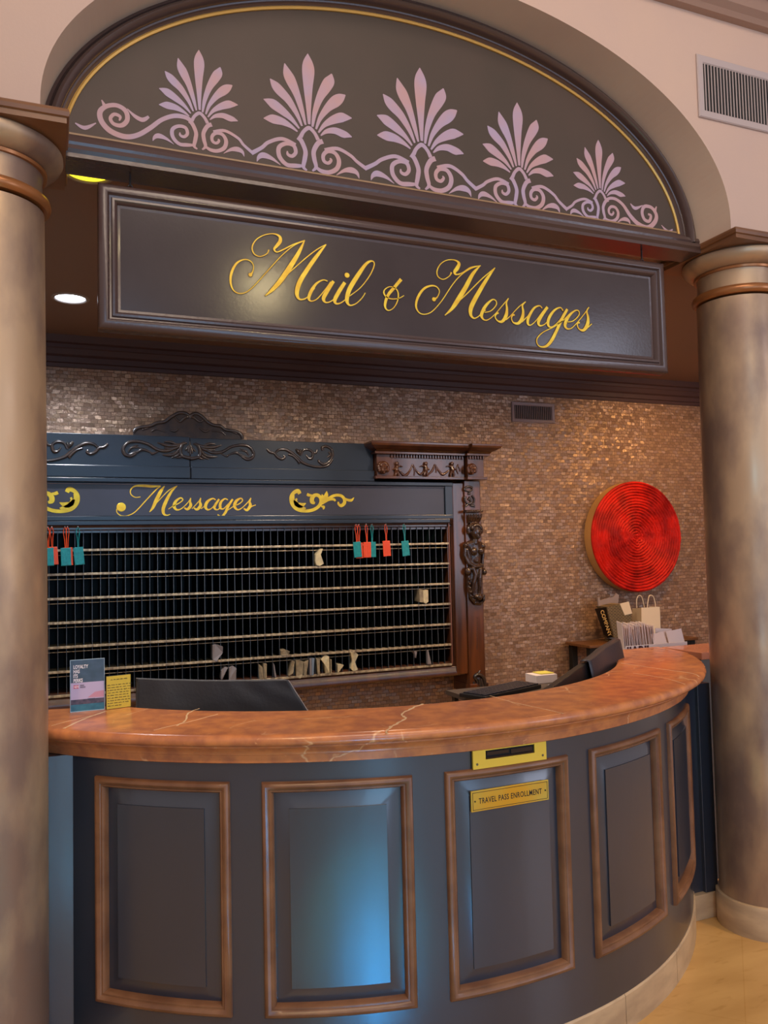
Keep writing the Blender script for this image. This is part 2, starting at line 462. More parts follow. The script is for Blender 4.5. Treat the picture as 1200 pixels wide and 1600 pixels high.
RC = [0]
def ribbon(mb, pts, fr, th=0.001, grow=0.0, relief=None, base=0.0, n=6):
    """pts: (u, v, width) in the metres of frame fr=(origin, U, V, N); a flat or half-round band of real thickness"""
    O, U, Vv, N = fr
    RC[0] += 1
    if relief is None: th += 0.00007 * (RC[0] % 9)
    q = crom(pts, n)
    rows = []
    m = len(q)
    for i, (u, v, w) in enumerate(q):
        a = q[max(i - 1, 0)]; b = q[min(i + 1, m - 1)]
        du, dv = b[0] - a[0], b[1] - a[1]
        L = math.hypot(du, dv) or 1e-6
        nu, nv = -dv / L, du / L
        h = max(w, 0.0004) / 2 + grow
        if i == 0: u -= du / L * (grow + 0.0); v -= dv / L * grow
        if i == m - 1: u += du / L * grow; v += dv / L * grow
        if relief is None:
            sec = [(-h, 0), (-h, th), (h, th), (h, 0)]
        else:
            d = max(h * relief, 0.002)
            sec = [(-h, 0)] + [(-h * math.cos(PI * k / 6), th * 0.3 + d * math.sin(PI * k / 6)) for k in range(7)] + [(h, 0)]
        rows.append([O + U * (u + nu * s_) + Vv * (v + nv * s_) + N * (base + z_) for s_, z_ in sec])
    vs = mb.grid(rows)
    mb.face(vs[0]); mb.face(vs[-1][::-1])
    for i in range(len(vs) - 1): mb.face([vs[i][0], vs[i + 1][0], vs[i + 1][-1], vs[i][-1]])
def dot(mb, u, v, r, fr, th=0.001, base=0.0, relief=0.0, n=20):
    O, U, Vv, N = fr
    a = [mb.V(O + U * (u + r * math.cos(2 * PI * k / n)) + Vv * (v + r * math.sin(2 * PI * k / n)) + N * base) for k in range(n)]
    b = [mb.V(O + U * (u + r * .9 * math.cos(2 * PI * k / n)) + Vv * (v + r * .9 * math.sin(2 * PI * k / n)) + N * (base + th)) for k in range(n)]
    t = mb.V(O + U * u + Vv * v + N * (base + th + relief * r))
    mb.face(a)
    for k in range(n):
        mb.face([a[k], a[(k + 1) % n], b[(k + 1) % n], b[k]]); mb.face([b[k], b[(k + 1) % n], t])


XV, YV, ZV = Vector((1, 0, 0)), Vector((0, 1, 0)), Vector((0, 0, 1))
def frY(Y): return (Vector((0, Y, 0)), XV, ZV, -YV)
def tr(zf, Y, pts):
    """traced (a,b,w) in a zoomed view -> metres (X,Z,width) on the plane y=Y"""
    out = []
    for a, b, w in pts:
        p = onY(*zf(a, b), Y); q1 = onY(*zf(a, b + w), Y); q2 = onY(*zf(a + w, b), Y)
        out.append((p.x, p.z, (abs(p.z - q1.z) + abs(q2.x - p.x)) / 2))
    return out


def frame_rect(mb, f, u0, u1, v0, v1, prof, n=1, closed=False):
    """mitred frame: f(u, v, out) -> point, prof: (inset, out)"""
    loops = []
    for d, o in prof:
        a, b, c, e_ = u0 + d, u1 - d, v0 + d, v1 - d
        pts = [(a + (b - a) * k / n, c) for k in range(n)] + [(b, c)] + [(b - (b - a) * k / n, e_) for k in range(0, n)] + [(a, e_)]
        loops.append([f(u, v, o) for u, v in pts])
    mb.grid(loops, closeu=True, closev=closed)


def text(mb, s, size, M, xs=1.0, off=0.0, th=0.0008, align='LEFT', space=1.0):
    c = bpy.data.curves.new('t', 'FONT')
    c.body = s; c.size = size; c.extrude = th / 2; c.offset = off; c.align_x = align; c.space_character = space
    c.resolution_u = 3
    o = bpy.data.objects.new('t', c); COL.objects.link(o)
    dg = bpy.context.evaluated_depsgraph_get()
    me = bpy.data.meshes.new_from_object(o.evaluated_get(dg))
    mb.merge(me, M @ Matrix.Diagonal((xs, 1, 1, 1)))
    bpy.data.objects.remove(o); bpy.data.curves.remove(c); bpy.data.meshes.remove(me)


def basis(O, U, V_, N): return Matrix(((U.x, V_.x, N.x, O.x), (U.y, V_.y, N.y, O.y), (U.z, V_.z, N.z, O.z), (0, 0, 0, 1)))


# ================================================================== SETTING
mb = MB(); mb.box((-4, -4.5, -0.1), (7, 5.3, 0)); struct(mb.build('floor', M_floor))
mb = MB(); mb.box((-1.7, 5.05, 0), (5.6, 5.2, 3.0)); struct(mb.build('wall_back', M_tiles))
mb = MB(); mb.box((-1.75, 2.9, 0), (-1.6, 5.05, 3.0)); struct(mb.build('wall_left', M_plaster))
mb = MB(); mb.box((5.4, 2.9, 0), (5.55, 5.05, 3.0)); struct(mb.build('wall_right', M_plaster))

# ceiling of the alcove with round holes for the two downlights
CEZ = 2.9
DL = [(0.084, 4.234), (0.112, 2.815)]
DR = 0.072
def ceiling_mesh():
    c = bpy.data.curves.new('c', 'CURVE'); c.dimensions = '2D'; c.fill_mode = 'BOTH'; c.extrude = 0.02
    sp = c.splines.new('POLY'); pts = [(-1.7, 2.70), (5.5, 2.70), (5.5, 5.06), (-1.7, 5.06)]
    sp.points.add(3); sp.use_cyclic_u = True
    for i, p in enumerate(pts): sp.points[i].co = (p[0], p[1], 0, 1)
    for (x, y) in DL:
        sp = c.splines.new('POLY'); sp.points.add(39); sp.use_cyclic_u = True
        for k in range(40): sp.points[k].co = (x + DR * math.cos(2 * PI * k / 40), y + DR * math.sin(2 * PI * k / 40), 0, 1)
    o = bpy.data.objects.new('c', c); COL.objects.link(o)
    me = bpy.data.meshes.new_from_object(o.evaluated_get(bpy.context.evaluated_depsgraph_get()))
    bpy.data.objects.remove(o)
    mb = MB(); mb.merge(me, Matrix.Translation((0, 0, CEZ + 0.02)))
    return mb
struct(ceiling_mesh().build('ceiling', M_ceil))

# crown cornice on the back wall
def extrude_x(mb, prof, x0, x1, closed=True):
    a = [mb.V((x0, y, z)) for y, z in prof]; b = [mb.V((x1, y, z)) for y, z in prof]
    n = len(prof)
    for i in range(n if closed else n - 1): mb.face([a[i], a[(i + 1) % n], b[(i + 1) % n], b[i]])
    mb.face(a[::-1]); mb.face(b)
prof = [(5.05, 2.735), (5.03, 2.735), (5.026, 2.755), (5.012, 2.76), (5.008, 2.79), (4.988, 2.80), (4.975, 2.83), (4.968, 2.835), (4.966, 2.855), (4.945, 2.862), (4.935, 2.885), (4.93, 2.9), (5.05, 2.9)]
mb = MB(); extrude_x(mb, prof, -1.6, 5.4); struct(mb.build('trim_1', M_cornice))

# front wall with the arched recess
AXO, AO, BO, Z0O, YF = 1.291, 1.322, 0.727, 2.95, 2.5     # arch edge on the wall face
AXI, AI, BI, Z0I, YI = 1.268, 1.302, 0.763, 2.90, 2.66    # arch edge at the moulding
ZB = 2.897
mb = MB()
NA = 96
def archp(xc, a, b, z0, t): return (xc - a * math.cos(t), z0 + b * math.sin(t))
top = 4.9
outer = [(AXO - AO, ZB)] + [archp(AXO, AO, BO, Z0O, PI * k / NA) for k in range(NA + 1)] + [(AXO + AO, ZB)]
inner = [(AXI - AI, ZB)] + [archp(AXI, AI, BI, Z0I, PI * k / NA) for k in range(NA + 1)] + [(AXI + AI, ZB)]
mb.grid([[(x, YF, z) for x, z in outer], [(x, YF, top) for x, z in outer]])
mb.grid([[(-3.5, YF, ZB), (outer[0][0], YF, ZB)], [(-3.5, YF, top), (outer[0][0], YF, top)]])
mb.grid([[(outer[-1][0], YF, ZB), (6.5, YF, ZB)], [(outer[-1][0], YF, top), (6.5, YF, top)]])
mb.mi = 1
mb.grid([[(x, YF, z) for x, z in outer], [(x, YI, z) for x, z in inner]])
mb.mi = 0
# thickness: underside, back and ends
for x0, x1 in ((-3.5, outer[0][0]), (outer[-1][0], 6.5)):
    mb.grid([[(x0, YF, ZB), (x1, YF, ZB)], [(x0, YI + 0.05, ZB), (x1, YI + 0.05, ZB)]])
mb.grid([[(-3.5, YI + 0.05, ZB), (6.5, YI + 0.05, ZB)], [(-3.5, YI + 0.05, top), (6.5, YI + 0.05, top)]])
struct(mb.build('wall_front', [M_plaster, M_soffit], recalc=False))
# projecting cornice high on the front wall
prof = [(2.5, 3.812), (2.47, 3.815), (2.455, 3.83), (2.43, 3.845), (2.41, 3.88), (2.39, 3.885), (2.385, 3.92), (2.36, 3.935), (2.35, 3.97), (2.5, 3.97)]
mb = MB(); extrude_x(mb, prof, -3.5, 6.5); struct(mb.build('trim_2', mat('cornice_taupe', (158, 128, 112), 0.8)))
# marble baseboard between counter and right column, and along the left
mb = MB(); mb.box((2.54, 2.795, 0), (2.72, 2.84, 0.105)); struct(mb.build('baseboard_right', M_stone, bevel=0.002))
mb = MB(); mb.box((-0.12, 2.725, 0), (0.062, 2.77, 0.105)); struct(mb.build('baseboard_left', M_stone, bevel=0.002))

# ================================================================== LUNETTE PANEL
lun = thing('lunette_panel', (1.27, 2.7, 2.86), 'dark arched lunette above the hanging sign, stencilled with pink palmettes and scrolls', 'panel')
def ell(xc, a, b, z0, d, y, n=96, zb=None):
    pts = [(xc - (a - d) * math.cos(PI * k / n), y, z0 + (b - d) * math.sin(PI * k / n)) for k in range(n + 1)]
    return pts
mb = MB()
pf = [(0.0, 2.70), (0.0, 2.650), (0.010, 2.646), (0.016, 2.655), (0.018, 2.640), (0.024, 2.630), (0.032, 2.626), (0.040, 2.632), (0.045, 2.644), (0.047, 2.660), (0.052, 2.662), (0.056, 2.672), (0.062, 2.676)]
mb.grid([ell(AXI, AI, BI, Z0I, d, y) for d, y in pf])
mb.build('arch_moulding', M_beam, lun, smooth=True)
mb = MB()
mb.grid([ell(AXI - .002, AI, BI, Z0I, d, y) for d, y in ((0.061, 2.69), (0.061, 2.674), (0.067, 2.670), (0.073, 2.674), (0.073, 2.69))])
lab(mb.build('gold_bead', M_goldline, lun, smooth=True), 'thin gold bead')
mb = MB()
a_ = [(x, 2.68, z) for x, y, z in ell(AXI, AI, BI, Z0I, 0.058, 0)]
vs = [mb.V((x, y, z)) for x, y, z in a_]; vb = [mb.V((x, 2.72, z)) for x, y, z in a_]
ctr = mb.V((AXI, 2.68, Z0I)); 
for i in range(len(vs) - 1): mb.face([vs[i], vs[i + 1], ctr]); mb.face([vs[i], vs[i + 1], vb[i + 1], vb[i]])
mb.build('painted_field', M_field, lun)
# sill mouldings and the beam underside
mb = MB()
sill = [(2.70, 2.952), (2.679, 2.952), (2.676, 2.945), (2.662, 2.94), (2.655, 2.925), (2.642, 2.922), (2.636, 2.908), (2.640, 2.898), (2.628, 2.894), (2.622, 2.878), (2.630, 2.868), (2.630, 2.855), (2.745, 2.855), (2.75, 2.868), (2.795, 2.872), (2.795, 2.898), (2.72, 2.898), (2.72, 2.952)]
extrude_x(mb, sill, -0.02, 2.575)
mb.build('sill_moulding', M_beam, lun, smooth=True)
mb = MB(); mb.box((0.02, 2.677, 2.950), (2.50, 2.684, 2.956)); lab(mb.build('gold_fillet', M_tanline, lun), 'thin dull gold line')
FL = frY(2.68)
z3 = zoom(570, 90, 1200 / 220)
PET = [
 [(485,712,22),(478,560,45),(472,380,80),(473,240,106),(470,160,80),(467,88,4)],
 [(512,735,18),(530,610,40),(570,480,62),(625,375,90),(655,320,80),(668,265,8)],
 [(542,755,16),(575,660,36),(635,570,62),(700,510,90),(745,475,70),(783,452,8)],
 [(563,785,14),(610,720,36),(680,675,66),(750,650,80),(790,650,56),(838,655,6)],
 [(582,812,10),(630,775,36),(700,768,56),(765,795,64),(800,805,46),(840,822,6)],
 [(455,718,16),(425,600,40),(380,450,62),(330,330,90),(300,260,76),(275,175,6)],
 [(425,728,16),(380,620,40),(310,500,66),(240,420,84),(195,365,70),(155,312,6)],
 [(402,750,14),(340,670,40),(265,600,70),(190,540,84),(150,515,60),(103,493,6)],
 [(388,778,12),(330,730,36),(260,690,64),(190,670,78),(150,665,56),(105,662,6)]]
SCR = [
 [(415,825,34),(440,775,30),(485,745,34),(530,790,30),(560,850,34)],
 [(515,1125,14),(545,1090,30),(530,1020,38),(525,950,38),(560,880,40),(600,862,40)],
 [(540,1085,20),(590,1125,34),(660,1135,36),(720,1100,38),(735,1030,38),(700,965,34),(640,950,34),(605,985,32),(610,1035,30),(645,1055,28),(670,1030,24),(660,1010,10)],
 [(715,1160,4),(780,1120,30),(840,1115,50),(885,1140,34),(905,1188,4)],
 [(470,1120,14),(440,1090,30),(450,1020,38),(455,950,38),(420,860,40),(390,828,40)],
 [(440,1080,20),(380,1080,36),(300,1070,36),(240,1000,38),(235,920,36),(290,885,34),(355,900,34),(375,960,32),(345,995,30),(310,980,26),(305,950,10)],
 [(250,1075,4),(180,1020,30),(110,990,50),(70,1005,34),(52,1045,4)]]
B0 = (1.289, 3.137)
PETw = [[((u - B0[0]) / .295, (v - B0[1]) / .295, w / .295) for u, v, w in tr(z3, 2.68, s)] for s in PET]
SCRw = [[((u - B0[0]) / .295, (v - B0[1]) / .295, w / .295) for u, v, w in tr(z3, 2.68, s)] for s in SCR]
BASES = [(0.463, 3.101, .217), (0.848, 3.121, .269), (1.289, 3.137, .295), (1.712, 3.113, .266), (2.098, 3.081, .214)]
VJ = [None, (0.639, 2.989), (1.057, 3.003), (1.511, 2.996), (1.926, 2.975), None]
for i, (bx, bz, sc) in enumerate(BASES):
    mb = MB()
    sw = 0.94 if i in (0, 4) else 1.0
    for s in PETw: ribbon(mb, [(bx + u * sc, bz + v * sc, w * sc * sw) for u, v, w in s], FL, 0.0012)
    lab(mb.build('palmette', M_pearl, lun), 'pink stencilled palmette')
    mb = MB()
    for s in SCRw: ribbon(mb, [(bx + u * sc, bz + v * sc, w * sc) for u, v, w in s], FL, 0.0012)
    wv = 0.0145 * sc / .295 * 1.0
    for sg, V_ in ((-1, VJ[i]), (1, VJ[i + 1])):
        if not V_: continue
        x0, z0 = bx + sg * 0.33 * sc, bz - 0.25 * sc
        dx, dz = V_[0] - x0, V_[1] - z0
        xs_ = bx + sg * 0.13 * sc
        ribbon(mb, [(bx + sg * 0.20 * sc, bz - 0.285 * sc, wv), (bx + sg * 0.38 * sc, bz - 0.235 * sc, wv), (x0 + dx * .42 + sg * .012, z0 + dz * .26, wv * .95), (x0 + dx * .72, z0 + dz * .62, wv * .95), (V_[0] + sg * 0.004, V_[1] - 0.002, wv * 1.1)], FL, 0.0012)
    if i == 0:
        zl = zoom(100, 60, 4)
        for s in ([(800,522,26),(760,495,28),(690,485,28),(610,510,26),(540,560,28),(460,605,30),(380,615,34),(290,580,36),(235,520,34),(225,460,32),(265,425,28),(330,420,28),(385,455,30),(395,510,28),(360,545,28),(310,535,24),(290,500,22),(315,475,22),(350,490,20),(345,515,8)],
                  [(235,385,6),(255,425,26)], [(395,440,4),(440,485,22),(490,510,28),(530,490,16)], [(70,530,8),(130,560,26),(200,530,6)]):
            ribbon(mb, tr(zl, 2.68, s), FL, 0.0012)
    if i == 4:
        zr = zoom(860, 200, 1200 / 220)
        for s in ([(470,615,22),(510,600,22),(560,610,24),(620,660,26),(680,750,32),(750,820,34),(830,850,36),(890,800,34),(900,740,30),(860,680,26),(800,670,26),(780,720,26),(800,780,26),(840,795,24),(855,750,22),(830,735,14)],
                  [(903,670,6),(890,705,24)], [(680,645,6),(720,685,26),(785,660,4)], [(945,830,4),(1000,885,26),(1040,865,8)]):
            ribbon(mb, tr(zr, 2.68, s), FL, 0.0012)
    lab(mb.build('scrollwork', M_pearl, lun), 'pale pink scrollwork')

# ================================================================== COLUMNS
def column(cx, cyy, label):
    t = thing('column', (cx, cyy, 0), label, 'column')
    mb = MB(); mb.lathe([(0.192, 0.0), (0.192, 0.128), (0.190, 0.131), (0.178, 0.132)], (cx, cyy), 72)
    lab(mb.build('base', M_stone, t, smooth=True), 'cream stone base')
    mb = MB()
    pr = [(0.178, 0.13), (0.1775, 0.6), (0.1765, 1.2), (0.174, 1.8), (0.171, 2.3), (0.168, 2.66)]
    pr = [(r - 0.001, z) for r, z in pr]
    mb.lathe(pr, (cx, cyy), 96); mb.build('shaft', M_column, t, smooth=True)
    mb = MB(); mb.lathe([(0.162, 2.668), (0.176, 2.668), (0.184, 2.675), (0.187, 2.686), (0.184, 2.697), (0.176, 2.704), (0.160, 2.706)], (cx, cyy), 72)
    lab(mb.build('neck_ring', M_ring, t, smooth=True), 'coppery neck ring')
    mb = MB(); mb.lathe([(0.162, 2.705), (0.161, 2.76), (0.164, 2.778)], (cx, cyy), 72); mb.build('necking', M_column, t, smooth=True)
    mb = MB(); mb.lathe([(0.163, 2.777), (0.174, 2.777), (0.176, 2.786), (0.172, 2.790)], (cx, cyy), 72); mb.build('fillet', M_ring, t, smooth=True)
    mb = MB(); mb.lathe([(0.170, 2.789), (0.182, 2.792), (0.200, 2.802), (0.214, 2.816), (0.222, 2.832), (0.221, 2.846), (0.213, 2.853)], (cx, cyy), 72)
    mb.build('echinus', M_column, t, smooth=True)
    mb = MB(); h = 0.232
    mb.box((cx - h + .004, cyy - h + .004, 2.853), (cx + h - .004, cyy + h - .004, 2.872))
    def f(u, v, o): return (u, v, o)
    pr2 = [(0.006, 2.868), (-0.002, 2.872), (-0.004, 2.884), (-0.001, 2.892), (0.004, 2.897)]
    frame_rect(mb, f, cx - h, cx + h, cyy - h, cyy + h, [(0.05, 2.868)] + pr2 + [(0.05, 2.897)])
    mb.box((cx - h + .02, cyy - h + .02, 2.86), (cx + h - .02, cyy + h - .02, 2.896))
    lab(mb.build('abacus', M_abacus, t), 'square glossy brown abacus')
    return t
column(-0.188, 2.655, 'bronze-leafed round column at the left edge of the view, left of the counter')
column(2.800, 2.665, 'bronze-leafed round column at the right edge of the view, on a cream stone base beside the counter')

# ================================================================== HANGING SIGN
YS = 2.66
sx0, sx1, sz0, sz1 = 0.135, 2.392, 2.330, 2.798
sg = thing('hanging_sign', (1.26, YS + .03, sz0), 'long dark framed hanging sign reading Mail & Messages in gold script', 'sign')
def fs(u, v, o): return (u, YS - o, v)
mb = MB()
prof = [(0, -0.05), (0, 0.0), (0.004, 0.006), (0.016, 0.010), (0.028, 0.008), (0.034, -0.002), (0.040, -0.004), (0.043, 0.002), (0.050, 0.003), (0.056, -0.003), (0.060, -0.012), (0.068, -0.014), (0.072, -0.020)]
frame_rect(mb, fs, sx0, sx1, sz0, sz1, prof)
mb.box((sx0 + .002, YS + .045, sz0 + .002), (sx1 - .002, YS + .05, sz1 - .002))
mb.build('frame', M_beam, sg, smooth=True)
mb = MB(); mb.box((sx0 + .06, YS + .014, sz0 + .06), (sx1 - .06, YS + .03, sz1 - .06)); mb.build('board', M_board, sg)
YB = YS + 0.014
FB = frY(YB)
zA = zoom(350, 350, 4.8); zB = zoom(590, 390, 6); zC = zoom(740, 430, 6)
LET = [(zA, [
 [(335,195,8),(320,225,6),(270,245,6),(225,225,8),(210,175,9),(240,120,7),(300,85,6),(370,75,7),(415,95,18),(420,130,26),(395,165,22),(375,190,14),(395,212,8),(440,195,9),(520,155,8),(605,125,7)],
 [(205,375,14),(217,350,7),(219,310,6),(195,278,7),(150,268,8),(95,295,14),(58,360,18),(48,430,16),(65,490,10),(105,520,7),(160,515,6),(220,470,6),(320,360,6),(430,240,6),(520,165,6),(600,128,6)],
 [(603,125,4),(560,215,26),(490,330,36),(420,430,34),(360,495,24),(308,540,4)],
 [(420,425,8),(500,355,7),(620,250,7),(700,190,7),(765,155,5)],
 [(765,155,4),(700,235,24),(625,340,30),(565,440,34),(545,520,30),(565,565,14),(610,560,8),(650,520,6),(680,480,6)],
 [(775,430,8),(740,422,8),(690,450,16),(650,510,24),(635,560,20),(655,580,8),(700,560,7),(760,490,7),(800,435,8)],
 [(820,430,22),(775,500,28),(745,560,26),(765,590,10),(810,575,7),(850,530,6)],
 [(905,440,24),(860,510,28),(830,570,26),(840,598,14),(880,590,8),(935,545,6)],
 [(935,545,6),(1020,480,6),(1090,390,7),(1125,310,8),(1110,280,10),(1065,300,20),(1000,390,30),(940,490,32),(920,570,28),(940,610,12),(985,600,7),(1030,560,6),(1058,518,5)]],
 [(197,382,15), (922,385,20)]),
 (zB, [
 [(218,280,30),(160,350,28),(95,430,26),(68,510,24),(75,555,14),(105,572,8),(150,545,8),(185,480,10),(190,410,12),(165,365,8),(110,350,7),(62,380,10),(60,420,14),(95,455,10),(150,465,8),(205,455,7),(245,432,6)],
 [(690,215,14),(670,250,8),(615,280,7),(565,255,9),(555,200,10),(590,135,8),(650,100,7),(720,100,9),(760,130,26),(745,175,34),(720,210,28),(735,235,14),(790,220,9),(870,170,10),(965,152,6)],
 [(540,462,16),(562,440,9),(577,390,8),(550,350,10),(500,340,14),(430,370,20),(375,450,22),(358,530,18),(385,590,10),(440,608,8),(510,580,8),(600,480,8),(700,330,8),(780,240,8),(870,180,8),(960,152,6)],
 [(960,152,4),(890,230,30),(820,360,40),(740,490,40),(690,560,26),(628,618,4)],
 [(740,500,10),(830,420,9),(960,290,9),(1040,220,8),(1098,172,5)],
 [(1098,172,4),(1020,280,28),(930,430,38),(875,540,40),(870,610,28),(900,645,12),(940,630,8),(980,590,7),(1010,570,7)]],
 [(527,467,20)]),
 (zC, [
 [(100,350,7),(160,335,8),(210,280,9),(205,240,9),(170,232,12),(110,290,26),(72,370,30),(90,415,14),(130,420,8),(190,375,7),(260,295,7),(325,218,8)],
 [(325,218,8),(305,260,14),(310,320,22),(300,385,32),(265,435,24),(225,430,12),(200,395,10),(210,365,14),(232,355,14)],
 [(300,420,10),(340,385,7),(420,300,7),(485,250,8)],
 [(485,250,8),(455,285,14),(462,345,22),(450,410,32),(415,452,24),(370,445,12),(352,405,10),(365,375,16),(382,375,14)],
 [(450,440,10),(500,390,7),(520,370,7)],
 [(640,310,9),(615,288,10),(565,310,18),(515,390,26),(505,450,22),(530,470,9),(580,430,7),(640,350,8),(680,300,8)],
 [(690,300,24),(640,370,28),(605,440,28),(620,475,14),(665,460,8),(705,415,7)],
 [(835,335,9),(810,305,10),(755,330,18),(705,400,26),(695,465,24),(725,488,10),(780,450,7),(850,360,8),(870,325,8)],
 [(875,320,22),(830,400,26),(780,510,26),(730,610,28),(680,665,22),(625,672,10),(592,640,9),(595,590,9),(650,535,8),(750,485,8),(830,430,7),(880,380,6)],
 [(870,440,7),(930,430,8),(985,375,9),(980,335,9),(945,335,12),(890,385,24),(855,460,28),(870,500,16),(910,500,8),(960,455,7),(1030,370,7),(1078,302,7)],
 [(1078,302,8),(1058,340,14),(1070,400,22),(1065,460,32),(1030,515,24),(990,508,12),(970,475,10),(975,445,16),(992,450,14)],
 [(1040,520,10),(1070,490,8),(1105,458,7)]], [])]
mb = MB(); mo = MB()
for zf, ss, dd in LET:
    for s in ss:
        q = tr(zf, YB, s)
        q = [(u, v, max(w, 0.0028)) for u, v, w in q]
        ribbon(mb, q, FB, 0.0022); ribbon(mo, q, FB, 0.0009, grow=0.0022)
    for a, b, r_ in dd:
        u, v, w = tr(zf, YB, [(a, b, r_)])[0]
        dot(mb, u, v, w, FB, 0.0022); dot(mo, u, v, w + .0022, FB, 0.0009)
lab(mb.build('lettering', M_gold, sg), 'gold script lettering Mail & Messages')
lab(mo.build('lettering_outline', M_edge, sg), 'dark outline of the script')
for hx in (0.236, 2.306):
    mb = MB()
    mb.tube([(hx, 2.69, 2.855), (hx, 2.69, 2.815)], 0.0035)
    mb.tube([(hx + 0.008 * math.sin(a), 2.69, 2.808 + 0.010 * math.cos(a)) for a in [2 * PI * k / 12 for k in range(13)]], 0.0022, 6)
    mb.box((hx - .006, 2.684, 2.795), (hx + .006, 2.696, 2.801))
    lab(mb.build('hook', M_plastic, sg, smooth=True), 'black hanging hook')

# ================================================================== COUNTER
CX, CY, RB = 1.27, 3.87, 1.66
def cyl(s, z, o):
    """s = angle in degrees from straight towards the lobby"""
    t = R(s); r_ = RB + o
    return Vector((CX + r_ * math.sin(t), CY - r_ * math.cos(t), z))
T0, T1 = -46.9, 50.9
ctr_ = thing('reception_counter', (1.27, 2.4, 0), 'bow-fronted dark blue panelled reception counter with walnut mouldings', 'counter')
cents = [-36.05, -17.5, 1.25, 20.05, 38.6]
HW = 7.62
PZ0, PZ1 = 0.277, 0.943
mb = MB()
edges = [T0] + [v for c in cents for v in (c - HW, c + HW)] + [T1]
angs = []
for a, b in zip(edges[:-1], edges[1:]):
    k_n = max(2, int(abs(b - a) / 1.0))
    angs += [(a + (b - a) * k / k_n, len(angs)) for k in range(k_n)]
cols = [a for a, _ in angs] + [T1]
zs = [0.115, PZ0, PZ1, 1.0]
vg = [[mb.V(cyl(a, z, 0)) for a in cols] for z in zs]
for k in range(len(cols) - 1):
    mid = (cols[k] + cols[k + 1]) / 2
    hole = any(abs(mid - c) < HW for c in cents)
    for q in range(3):
        if q == 1 and hole: continue
        mb.face([vg[q][k], vg[q][k + 1], vg[q + 1][k + 1], vg[q + 1][k]])
n = 80
mb.grid([[cyl(T0 + (T1 - T0) * k / n, z, -0.05) for k in range(n + 1)] for z in (0.0, 1.0)])
mb.build('curved_front', M_navy, ctr_, smooth=True)
DEG = 180 / PI / RB
def fc(c): return lambda u, v, o: cyl(c + u * DEG, v, o)
hw_m = HW / DEG
for c in cents:
    mb = MB()
    frame_rect(mb, fc(c), -hw_m, hw_m, PZ0, PZ1, [(-0.001, -0.001), (0.0005, 0.010), (0.005, 0.015), (0.012, 0.0165), (0.019, 0.013), (0.022, 0.008), (0.027, 0.008), (0.031, 0.003), (0.032, -0.018)], n=12)
    mo_ = mb.build('panel_moulding', M_brown, ctr_, smooth=True)
    lab(mo_, 'brown moulding round a panel')
    mb = MB()
    frame_rect(mb, fc(c), -hw_m, hw_m, PZ0, PZ1, [(0.030, -0.016), (0.036, -0.016), (0.078, -0.002), (0.0785, 0.003)], n=12)
    a, b, z0, z1 = -hw_m + .0785, hw_m - .0785, PZ0 + .0785, PZ1 - .0785
    mb.grid([[fc(c)(a + (b - a) * k / 12, z, 0.003) for k in range(13)] for z in (z0, z1)])
    mb.build('raised_panel', M_navy, ctr_, smooth=True)
# stone skirting under the curved front
mb = MB()
for a0, a1 in ((T0, -30), (-30, -6), (-6, 17.2), (17.2, 30.8), (30.8, T1)):
    n = 12
    mb.grid([[cyl(a0 + .03 + (a1 - a0 - .06) * k / n, z, o) for k in range(n + 1)] for z, o in ((0, 0.006), (0.112, 0.006), (0.117, 0.002), (0.117, -0.02))])
lab(mb.build('skirting', M_stone, ctr_), 'cream stone skirting')
# flat returns beside the columns
mb = MB()
mb.box((-0.10, 2.742, 0.0), (0.068, 2.80, 1.0)); lab(mb.build('side_panel', M_navy, ctr_, bevel=0.002), 'flat blue return beside the left column')
mb = MB()
mb.box((2.548, 2.82, 0.105), (2.68, 2.86, 1.0)); mb.box((2.612, 2.802, 0.105), (2.68, 2.822, 1.0))
lab(mb.build('side_panel', M_navy, ctr_, bevel=0.002), 'flat blue return beside the right column')
# brass mail slot, just under the marble edge
def tang(s, z, o, w, h):
    """plane tangent to the counter at angle s: origin at left-bottom"""
    t = R(s); N = Vector((math.sin(t), -math.cos(t), 0)); U = Vector((math.cos(t), math.sin(t), 0))
    O = cyl(s, z, o)
    return O, U, ZV, N
O, U, V_, N = tang(1.22, 0.97, 0.004, 0, 0)
def ft(u, v, o): return O + U * u + V_ * v + N * o
sh = MB()
frame_rect(sh, ft, -.132, .132, -0.0265, 0.029, [(0, -0.004), (0, 0.003), (0.0015, 0.004)])
def quad(mb, u0, u1, v0, v1, o): mb.face([mb.V(ft(u0, v0, o)), mb.V(ft(u1, v0, o)), mb.V(ft(u1, v1, o)), mb.V(ft(u0, v1, o))])
for a in ((-.132, -.088, -.0265, .029), (.088, .132, -.0265, .029), (-.088, .088, -.0265, -.001), (-.088, .088, .0255, .029)): quad(sh, *a, 0.004)
for p, q in (((-.088, -.001), (.088, -.001)), ((.088, -.001), (.088, .0255)), ((.088, .0255), (-.088, .0255)), ((-.088, .0255), (-.088, -.001))):
    sh.face([sh.V(ft(*p, .004)), sh.V(ft(*q, .004)), sh.V(ft(*q, -.003)), sh.V(ft(*p, -.003))])
slot = sh.build('mail_slot', M_brass, ctr_)
lab(slot, 'polished brass mail slot plate')
mb = MB(); quad(mb, -.088, .088, -.001, .0255, -.0015); mb.build('slot_opening', M_dark, slot)
mb = MB()
mb.tube([ft(-.084, .002, .002), ft(.084, .002, .002)], 0.0022, 8)
mb.box((-.08, .008, -.001), (-.012, .022, .003), basis(O, U, V_, N) ) if False else None
BM = basis(O, U, V_, N)
mb.box((-.082, .010, -.0005), (-.004, .020, .002), BM); mb.box((.004, .006, -.0005), (.082, .019, .0012), BM)
lab(mb.build('slot_flap', mat('dark_bronze', (58, 42, 32), 0.3, 0.4), slot), 'dark bronze flap')
